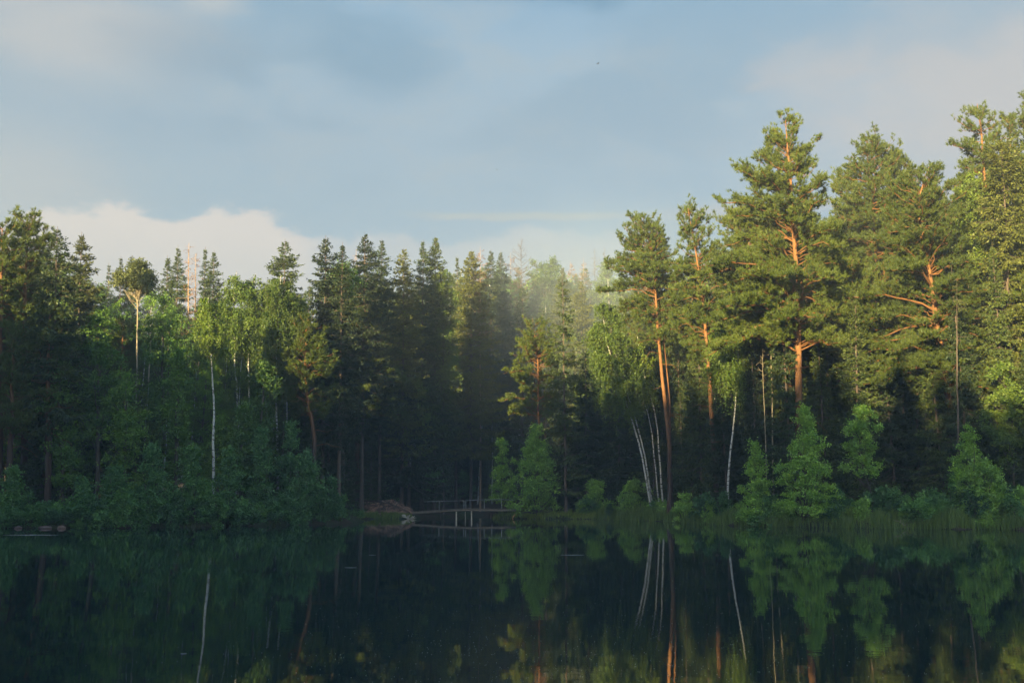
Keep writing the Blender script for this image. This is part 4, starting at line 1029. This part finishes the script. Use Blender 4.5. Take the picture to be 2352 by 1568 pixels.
# ================================================================== shore plants
def blades(rng, X, Y, Z, h, w_, lean=0.35):
    n = len(X); a = rng.uniform(0, 2 * PI, n); ln = rng.uniform(0, lean, n) * h
    b = np.stack([X, Y, Z], -1); mid = b + np.stack([np.cos(a) * ln * 0.35, np.sin(a) * ln * 0.35, h * 0.6], -1); tip = b + np.stack([np.cos(a) * ln, np.sin(a) * ln, h * rng.uniform(0.85, 1.0, n)], -1)
    c = rng.uniform(0, 2 * PI, n); s = np.stack([np.cos(c), np.sin(c), c * 0], -1) * (w_ / 2)
    V = np.stack([b - s, b + s, mid + s * 0.8, mid - s * 0.8, tip], 1).reshape(-1, 3)
    i = np.arange(n) * 5
    return V, np.stack([i, i + 1, i + 2, i + 3], -1), np.stack([i + 3, i + 2, i + 4], -1)
def shore_strip(rng, seg, n, s0, s1):
    """random spots between s0 and s1 metres off the shoreline polyline seg"""
    seg = np.array(seg, float); L = np.linalg.norm(np.diff(seg, axis=0), axis=1); cs = np.concatenate([[0], L.cumsum()])
    u = rng.uniform(0, cs[-1], n); x = np.interp(u, cs, seg[:, 0]); y = np.interp(u, cs, seg[:, 1])
    i = np.clip(np.searchsorted(cs, u) - 1, 0, len(L) - 1); t_ = np.diff(seg, axis=0)[i] / L[i][:, None]
    o_ = rng.uniform(s0, s1, n)
    return x + t_[:, 1] * -o_ * -1 * -1, y + t_[:, 0] * -o_ * -1, u
right_seg = [(31 + 6, 56.5), (31, 60.2), (25, 62.8), (20, 66), (16.2, 69.5), (14.2, 77), (12.8, 86), (10.6, 92), (8, 95.5)]
right_seg = right_seg[::-1]
def grow(name, seg, n, s0, s1, hh, ww, mat, label, cat, seed, cl=0.35):
    rng = np.random.default_rng(seed)
    X, Y, u = shore_strip(rng, seg, n, s0, s1)
    # tussocks
    dens = 0.5 + 0.5 * np.sin(u * 1.9 + 1.3 * np.sin(u * 0.7)) ; keep = rng.uniform(0, 1, n) < cl + (1 - cl) * dens
    X, Y, u, dens = X[keep], Y[keep], u[keep], dens[keep]
    d_ = lake_dist(X, Y); k2 = d_ > -0.45; X, Y, dens = X[k2], Y[k2], dens[k2]
    Z = np.maximum(ground_z(X, Y), -0.15) - 0.02
    h = rng.uniform(hh[0], hh[1], len(X)) * (0.6 + 0.4 * dens)
    V, q4, q3 = blades(rng, X, Y, Z, h, ww * rng.uniform(0.6, 1.3, (len(X), 1)))
    tn = np.clip(rng.normal(0.5, 0.25, len(X)), 0, 1)
    G_ = Geo(); n0 = G_.n; G_.add(V, q4, tn); G_.f3.append(q3); G_.t3.append(tn)
    tag(G_.obj(name, M[mat]), label, cat, kind='stuff')
grow('reeds', right_seg, 22000, -0.5, 1.4, (0.5, 1.25), 0.035, 'reed_blade', 'green reeds and sedge in the shallows of the right shore', 'reeds', 301)
grow('grass', right_seg, 32000, 0.3, 7.0, (0.3, 0.9), 0.03, 'grass_blade', 'long grass on the bank of the right shore', 'grass', 302)
left_seg = [(-41, 57), (-33.4, 64.5), (-28, 64), (-24.7, 64.8), (-19.1, 70), (-15.4, 73), (-13.4, 78), (-13.8, 88)]
grow('bank_grass', left_seg, 9000, -0.2, 3.0, (0.2, 0.6), 0.03, 'spruce_needles', 'short shaded grass on the left bank', 'grass', 303)
cove_seg = [(-15.8, 95.3), (-12.5, 97.3), (-9.6, 98.0)]
grow('bank_grass', cove_seg, 3200, -0.25, 1.2, (0.25, 0.6), 0.035, 'grass_blade', 'grass strip between the sandy bank and the water', 'grass', 304, 0.7)
grow('bank_grass', [(-1.9, 99.2), (2.5, 97.5), (5.5, 97), (8, 95.5)], 5000, -0.3, 3, (0.25, 0.8), 0.035, 'grass_blade', 'grass under the spreading bush and round bushes', 'grass', 305, 0.7)

# ================================================================== sandy bank, roots, driftwood
rng = np.random.default_rng(400)
sx = np.linspace(-16.6, -9.2, 46); sy_ = np.linspace(97.6, 105.5, 40)
SX, SY = np.meshgrid(sx, sy_, indexing='xy')
up_ = np.clip((SY - 98.6) / 3.8, 0, 1); up_ = up_ * up_ * (3 - 2 * up_)
fx = np.clip(1 - np.abs((SX + 13.2) / 3.4) ** 3, 0, 1)
SZ = 0.28 + 1.15 * up_ * fx + 0.16 * np.sin(SX * 2.1 + SY) * up_ + 0.10 * np.sin(SX * 4.7 - SY * 2.3) * up_ + rng.normal(0, 0.05, SX.shape) + (SY > 103) * 0
edge_ = np.clip(np.minimum.reduce([(SX + 16.6) / 1.0, (-9.2 - SX) / 1.0, (SY - 97.6) / 0.8, (105.5 - SY) / 2.0]), 0, 1)
SZ = SZ * edge_ + (-0.4) * (1 - edge_) + edge_ * ground_z(SX, SY) * 0.35
nx_ = len(sx); ii, jj = np.meshgrid(np.arange(nx_ - 1), np.arange(len(sy_) - 1), indexing='xy'); k = jj * nx_ + ii
M['sand'] = rough_mat('sandy_soil', lambda t, co: t.mix(t.smooth(t.noise(co, 1.6, 6, 0.65), 0.38, 0.62), (0.06, 0.036, 0.025), (0.38, 0.21, 0.14)), 1.0, 0.04, 5)
tag(Geo().add(np.stack([SX, SY, SZ], -1), np.stack([k, k + 1, k + nx_ + 1, k + nx_], -1).reshape(-1, 4)).obj('sandy_bank', M['sand'], smooth=True), kind='structure')
M['dead_log'] = rough_mat('weathered_log', lambda t, co: t.mix(t.noise(co, 5, 5), (0.045, 0.035, 0.03), (0.15, 0.12, 0.10)), 0.9)
def arch(p0, p1, rise, r, n=10):
    s = np.linspace(0, 1, n); p = p0[None] * (1 - s[:, None]) + p1[None] * s[:, None]; p[:, 2] += np.sin(PI * s) * rise; p += rng.normal(0, 0.03, p.shape); return p, r * (1 - 0.55 * s)
root = empty('fallen_branch', (-13.5, 99.8, 0.6)); tag(root, 'long dark fallen branch arching over the sandy bank', 'fallen branch')
G_ = Geo(); pts, rr_ = arch(np.array([-2.2, 1.4, 1.05]), np.array([3.0, -0.8, 0.25]), 0.35, 0.075); G_.tube(pts, rr_, 7); G_.obj('main_limb', M['dead_log'], root)
G_ = Geo()
for q in range(7):
    i = rng.integers(2, 9); d = np.array([rng.uniform(-0.6, 0.9), rng.uniform(-0.5, 0.1), rng.uniform(-0.8, -0.15)]); G_.tube([pts[i], pts[i] + d * 0.5, pts[i] + d + np.array([0.1, 0, 0.1])], [0.03, 0.022, 0.01], 5)
G_.obj('side_branch', M['dead_log'], root)
root = empty('tree_roots', (-12.7, 99.6, 0.6)); tag(root, 'dark tangled tree roots hanging down the sandy bank', 'roots')
for q in range(9):
    a0 = np.array([rng.uniform(-2.2, 1.8), 1.6, 1.05 + rng.uniform(-0.1, 0.2)]); a1 = a0 + np.array([rng.uniform(-1.3, 1.3), -rng.uniform(0.9, 1.7), -rng.uniform(0.5, 0.9)])
    G_ = Geo(); p_, r_ = arch(a0, a1, rng.uniform(0.05, 0.3), rng.uniform(0.03, 0.07), 8); G_.tube(p_, r_, 6); G_.obj('root', M['dead_log'], root)

M['pale_wood'] = rough_mat('bleached_wood', lambda t, co: t.mix(t.noise(t.mapping(co, (1, 1, 3)), 6, 5), (0.26, 0.22, 0.16), (0.70, 0.64, 0.52)), 0.8)
c = at(938, 1189, 97.2)
root = empty('driftwood_stump', (c[0], 97.2, 0.0)); tag(root, 'bleached root stump sticking out of the water by the bank', 'driftwood')
G_ = Geo()
# the plate of the stump: a ragged wedge fan
for (a0_, a1_, r_in, r_out, th) in [(2.15, 2.75, 0.05, 0.80, 0.10), (0.25, 0.75, 0.05, 0.62, 0.10), (1.25, 1.55, 0.05, 0.55, 0.08)]:
    aa = np.linspace(a0_, a1_, 6); ro = r_out * (0.8 + 0.25 * rng.uniform(0, 1, 6))
    fr_ = np.stack([np.cos(aa) * ro, np.full(6, -th), np.sin(aa) * ro * 0.72], -1); bk = fr_ + np.array([0, 2 * th, 0])
    V_ = np.concatenate([[[0, -th, 0.02], [0, th, 0.02]], fr_, bk]); F3 = []; 
    for i in range(5): F3 += [[0, 2 + i, 3 + i], [1, 9 + i, 8 + i]]
    F4 = [[2 + i, 8 + i, 9 + i, 3 + i] for i in range(5)] + [[0, 1, 8, 2], [0, 7, 13, 1]]
    n0 = G_.n; G_.add(V_, F4); G_.f3.append(np.array(F3) + n0); G_.t3.append(np.full(len(F3), 0.5))
G_.obj('root_plate', M['pale_wood'], root)
G_ = Geo()
for q in range(9):
    a = rng.uniform(0.1, PI - 0.1); l_ = rng.uniform(0.45, 0.95); e = np.array([math.cos(a) * l_, rng.uniform(-0.3, 0.2), math.sin(a) * l_ * 0.7])
    G_.tube([np.array([0, 0, -0.05]), e * 0.5 + rng.normal(0, 0.05, 3), e], [0.06, 0.04, 0.02], 6)
G_.obj('root', M['pale_wood'], root)
# bent branch end in the water right of the bridge
c = at(1180, 1186, 98); M['orange_wood'] = rough_mat('fresh_wood', lambda t, co: t.mix(t.noise(co, 8, 4), (0.38, 0.19, 0.09), (0.62, 0.36, 0.18)), 0.8)
G_ = Geo(); G_.tube([(0.1, 0, -0.2), (-0.12, 0, 0.05), (-0.05, 0, 0.22), (0.14, 0, 0.48)], [0.06, 0.055, 0.05, 0.03], 7)
tag(G_.obj('branch_stub', M['orange_wood'], loc=(c[0], 97.0, 0)), 'short reddish branch stub poking from the water by the spreading bush', 'branch')
# orange stake in the grass
c = at(2131, 1165, 63.6); G_ = Geo(); G_.tube([(0.04, 0, -0.35), (0, 0, 0.2), (-0.05, 0, 0.55)], [0.055, 0.055, 0.05], 8)
tag(G_.obj('wooden_stake', M['orange_wood'], loc=(c[0], 63.9, gz(c[0], 63.9) + 0.25)), 'short orange wooden stake in the grass of the right bank', 'stake')
# thin leaning branches in the right-shore sedge
for x, D_, dx, lab in [(2085, 63.5, -0.9, 'grey fallen twig branch in the sedge left of the stake'), (1345, 97.0, 0.2, 'thin upright dead twig in the water left of the round bushes')]:
    c = at(x, 1190, D_); G_ = Geo(); p0 = np.array([0, 0, 0.05]); p1 = np.array([dx, 0.1, 0.55])
    pts, rr_ = arch(p0, p1, 0.08, 0.03, 7); G_.tube(pts, rr_, 5)
    for q in range(5):
        i = rng.integers(1, 6); G_.tube([pts[i], pts[i] + np.array([rng.uniform(-.3, .3), 0, rng.uniform(0.05, .35)])], [0.014, 0.006], 4)
    tag(G_.obj('twig_branch', M['pale_bark'], loc=(c[0], D_, max(0, gz(c[0], D_)))), lab, 'branch')
# stones at the left shore
M['stone'] = rough_mat('brown_stone', lambda t, co: t.mix(t.noise(co, 3, 6), (0.06, 0.04, 0.035), (0.20, 0.14, 0.12)), 0.9, 0.05, 4)
for i_, (x, wd, hh, lab) in enumerate([(44, 0.24, 0.12, 'small brown stone at the waterline, leftmost of three'), (106, 0.42, 0.14, 'widest brown stone at the left waterline'), (143, 0.26, 0.16, 'small pointed stone at the waterline, rightmost of three')]):
    c = at(x, 1209, 63.6); th = np.linspace(0, 2 * PI, 15)[:-1]; ph = np.linspace(0, PI, 9)
    V_ = np.array([[math.sin(p_) * math.cos(a) * wd, math.sin(p_) * math.sin(a) * wd * 0.7, math.cos(p_) * hh] for p_ in ph for a in th]); V_ *= 1 + rng.normal(0, 0.07, (len(V_), 1))
    F_ = [[r_ * 14 + a, r_ * 14 + (a + 1) % 14, (r_ + 1) * 14 + (a + 1) % 14, (r_ + 1) * 14 + a] for r_ in range(8) for a in range(14)]
    tag(Geo().add(V_, F_).obj('stone', M['stone'], loc=(c[0], 63.5, 0.03)), lab, 'stone', 'stones at the left waterline')

# ================================================================== footbridge
BD = 98.0
def bp_(x, y): q = at(x, y, BD); return np.array([q[0], 0.0, q[2]])
M['grey_wood'] = rough_mat('grey_planks', lambda t, co: t.mix(t.noise(t.mapping(co, (3, 1, 1)), 5, 5), (0.11, 0.09, 0.075), (0.34, 0.29, 0.24)), 0.85, 0.02, 10)
M['grey_metal'] = rough_mat('dull_rail', lambda t, co: t.mix(t.noise(co, 4, 3), (0.20, 0.21, 0.20), (0.40, 0.41, 0.39)), 0.6, spec=0.4)
root = empty('footbridge', (bp_(1064, 1190)[0], BD, 0.0)); tag(root, 'low wooden footbridge with thin railing across the cove mouth', 'footbridge')
ox = root.location.x
def L_(x, y, dy=0.0): q = bp_(x, y); return np.array([q[0] - ox, dy, q[2]])
deckline = np.array([L_(948, 1175), L_(1000, 1171.5), L_(1040, 1168.5), L_(1075, 1167), L_(1110, 1167.5), L_(1150, 1168), L_(1185, 1168)])
G_ = Geo(); xs_ = np.arange(deckline[0, 0], deckline[-1, 0], 0.17)
for x in xs_:
    z = np.interp(x, deckline[:, 0], deckline[:, 2]) + rng.normal(0, 0.012)
    G_.box((x, rng.normal(0, 0.02), z), (0.15, 1.15 + rng.uniform(-0.08, 0.08), 0.045), rz=rng.normal(0, 0.02))
G_.obj('deck', M['grey_wood'], root)
for dy in (-0.42, 0.42):
    G_ = Geo(); pts = deckline + np.array([0, dy, -0.13]); pts += rng.normal(0, 0.015, pts.shape); G_.tube(pts, 0.085, 8); G_.obj('log_beam', M['grey_wood'], root)
for x in (1008, 1065, 1069.5, 1112, 1152):
    b = L_(x, 1169, 0.5); G_ = Geo(); top_y = 1148.5 if x > 1060 else 1150.5
    tp_ = L_(x, top_y, 0.5); G_.tube([b + np.array([0, 0, -0.15]), tp_], 0.03, 7); G_.obj('rail_post', M['grey_metal'], root)
for seg in ([(972, 1151.5), (1008, 1150.5), (1066, 1149)], [(1068, 1148.6), (1112, 1147), (1152, 1146.5), (1182, 1147.5)]):
    G_ = Geo(); G_.tube([L_(x, y, 0.5) for x, y in seg], 0.025, 7); G_.obj('handrail', M['grey_metal'], root)
for x, yt, r in ((1049, 1171, 0.075), (1084, 1171, 0.065), (1069, 1174, 0.035), (1012, 1172, 0.05), (1128, 1171, 0.05)):
    b = L_(x, 1190, -0.3 if r > 0.05 else 0.3); b[2] = -0.8; tp_ = L_(x - 0.6, yt, -0.3 if r > 0.05 else 0.3)
    G_ = Geo(); G_.tube([b, tp_], r, 8); G_.obj('support_post', M['pale_wood'] if r != 0.05 else M['dead_log'], root)
for x, lab in ((1018, 'thin grey pole standing beside the footbridge rail'),):
    q = at(x, 1190, 99.2); G_ = Geo(); G_.tube([(0, 0, -0.6), (0.02, 0, 2.9)], [0.035, 0.03], 6)
    tag(G_.obj('wooden_pole', M['dead_log'], loc=(q[0], 99.3, 0)), lab, 'pole')

# ================================================================== things afloat, birds
M['pollen'] = rough_mat('pollen_flake', lambda t, co: t.mix(t.noise(co, 3), (0.16, 0.19, 0.13), (0.36, 0.39, 0.29)), 0.8)
M['twig_pale'] = rough_mat('pale_twig', lambda t, co: t.mix(t.noise(co, 6), (0.2, 0.21, 0.19), (0.45, 0.46, 0.43)), 0.7)
def water_pt(x, y):
    """point on the water seen at photo position"""
    u = (x - 1176) / F; v = (784 - y) / F; dz = math.sin(PITCH) + v * math.cos(PITCH); dy = math.cos(PITCH) - v * math.sin(PITCH)
    s = EYE / -dz; return np.array([u * s, dy * s, 0.0])
rng = np.random.default_rng(500)
n_ = 650; fx_ = rng.normal(1350, 430, n_); fy_ = 1568 - np.abs(rng.normal(0, 1, n_)) * 110
fx_ = np.concatenate([fx_, rng.uniform(300, 2300, 160)]); fy_ = np.concatenate([fy_, rng.uniform(1260, 1560, 160)])
P_ = np.array([water_pt(a, b) for a, b in zip(fx_, fy_) if b > 1235]); sz = rng.uniform(0.002, 0.006, len(P_)) * (0.5 + P_[:, 1] / 22)
a = rng.uniform(0, 2 * PI, len(P_)); i5 = np.arange(5) * 2 * PI / 5
V_ = P_[:, None] + np.stack([np.cos(a[:, None] + i5) * sz[:, None] * 1.3, np.sin(a[:, None] + i5) * sz[:, None], np.full((len(P_), 5), 0.003)], -1)
V_ = np.concatenate([P_[:, None] + np.array([0, 0, 0.009]), V_], 1).reshape(-1, 3)
i0 = np.arange(len(P_)) * 6
F_ = np.concatenate([np.stack([i0, i0 + 1 + j, i0 + 1 + (j + 1) % 5], -1) for j in range(5)])
tag(Geo().add(V_, F_).obj('floating_flakes', M['pollen']), 'tiny pale flakes and seeds drifting on the dark water', 'flakes', kind='stuff')
for x, y, l_, lab in [(1315, 1274, 0.75, 'thin pale stick floating below the spreading bush'), (440, 1597 - 0, 0.3, None), (70, 1228, 2.8, 'long pale ripple-like stick afloat near the left shore'), (855, 1274, 0.22, 'small pale leaf afloat left of centre'),
                      (805, 1303, 0.3, 'short pale twig afloat right of the small leaf'), (420, 1501, 0.06, 'pale leaf afloat at the lower left')]:
    if lab is None: continue
    q = water_pt(x, y); G_ = Geo(); G_.tube([(-l_ / 2, 0.02, 0.004), (0, -0.02, 0.006), (l_ / 2, 0.03, 0.004)], [0.004, 0.006 + 0.004 * l_, 0.004], 6)
    tag(G_.obj('floating_twig', M['twig_pale'], loc=q), lab, 'floating twig', 'twigs afloat on the lake')
M['bird'] = rough_mat('dark_feathers', lambda t, co: (0.03, 0.03, 0.035), 0.8)
for x, y, D_, rz, lab in [(1373, 147, 120, 0.6, 'tiny dark bird flying high above the right of the skyline'), (1141, 390, 170, -0.5, 'faint far bird flying low over the middle of the sky')]:
    q = at(x, y, D_); root = empty('bird', q, rz); tag(root, lab, 'bird')
    G_ = Geo(); G_.tube([(-0.16, 0, 0), (-0.08, 0, 0.01), (0.02, 0, 0.01), (0.12, 0, 0.02), (0.17, 0, 0.02), (0.2, 0, 0.015)], [0.008, 0.03, 0.045, 0.03, 0.024, 0.004], 8); G_.obj('body', M['bird'], root)
    for s in (-1, 1):
        V_ = np.array([(0.07, 0, 0.03), (-0.04, 0, 0.03), (-0.03, s * 0.16, 0.10), (0.06, s * 0.15, 0.11), (-0.08, s * 0.34, 0.05)]); V_ = np.concatenate([V_, V_ + np.array([0, 0, 0.008])])
        G_ = Geo().add(V_, [[0, 1, 2, 3], [5, 8, 7, 6]]); n0 = 0; G_.f3.append(np.array([[3, 2, 4], [8, 9, 7]])); G_.t3.append(np.full(2, 0.5))
        G_.obj('wing', M['bird'], root)

# ================================================================== haze
HZ = 0.0011
m = bpy.data.materials.new('haze'); m.use_nodes = True; t = NT(m.node_tree)
pv = t.n('ShaderNodeVolumePrincipled'); pv.inputs['Density'].default_value = HZ
pv.inputs['Color'].default_value = (0.88, 0.96, 0.98, 1); pv.inputs['Anisotropy'].default_value = 0.2
o = t.n('ShaderNodeOutputMaterial'); t.t.links.new(pv.outputs[0], o.inputs['Volume'])
hz = Geo().box((0, 0, 22.75), (1700, 1700, 53.5)); ho = hz.obj('haze', m); tag(ho, 'thin blue morning haze over lake and wood', 'haze', kind='stuff')

# mist bank hanging in the far cove, lit by the sun above the tree shade
m = bpy.data.materials.new('mist'); m.use_nodes = True; t = NT(m.node_tree)
co = t.n('ShaderNodeTexCoord').outputs['Object']
ln_ = t.n('ShaderNodeVectorMath', operation='LENGTH'); t.put(ln_.inputs[0], co)
dn = t.m('ADD', ln_.outputs['Value'], t.m('MULTIPLY', t.m('SUBTRACT', t.noise(co, 1.8, 2), 0.5), 0.5))
pv = t.n('ShaderNodeVolumePrincipled'); t.put(pv.inputs['Density'], t.smooth(dn, 1.0, 0.2, 0.0, 0.009))
pv.inputs['Color'].default_value = (0.76, 0.92, 1.0, 1); pv.inputs['Anisotropy'].default_value = 0.1
o = t.n('ShaderNodeOutputMaterial'); t.t.links.new(pv.outputs[0], o.inputs['Volume'])
th = np.linspace(0, 2 * PI, 25)[:-1]; ph = np.linspace(0.02, PI - 0.02, 13)
V_ = np.array([[math.sin(p_) * math.cos(a), math.sin(p_) * math.sin(a), math.cos(p_)] for p_ in ph for a in th])
F_ = [[r_ * 24 + a, (r_ + 1) * 24 + a, (r_ + 1) * 24 + (a + 1) % 24, r_ * 24 + (a + 1) % 24] for r_ in range(12) for a in range(24)]
mo = Geo().add(V_, F_).obj('mist', m, loc=(15, 140, 25)); mo.scale = (42, 32, 21); tag(mo, 'pale sunlit mist hanging above the far cove behind the footbridge', 'mist', kind='stuff')
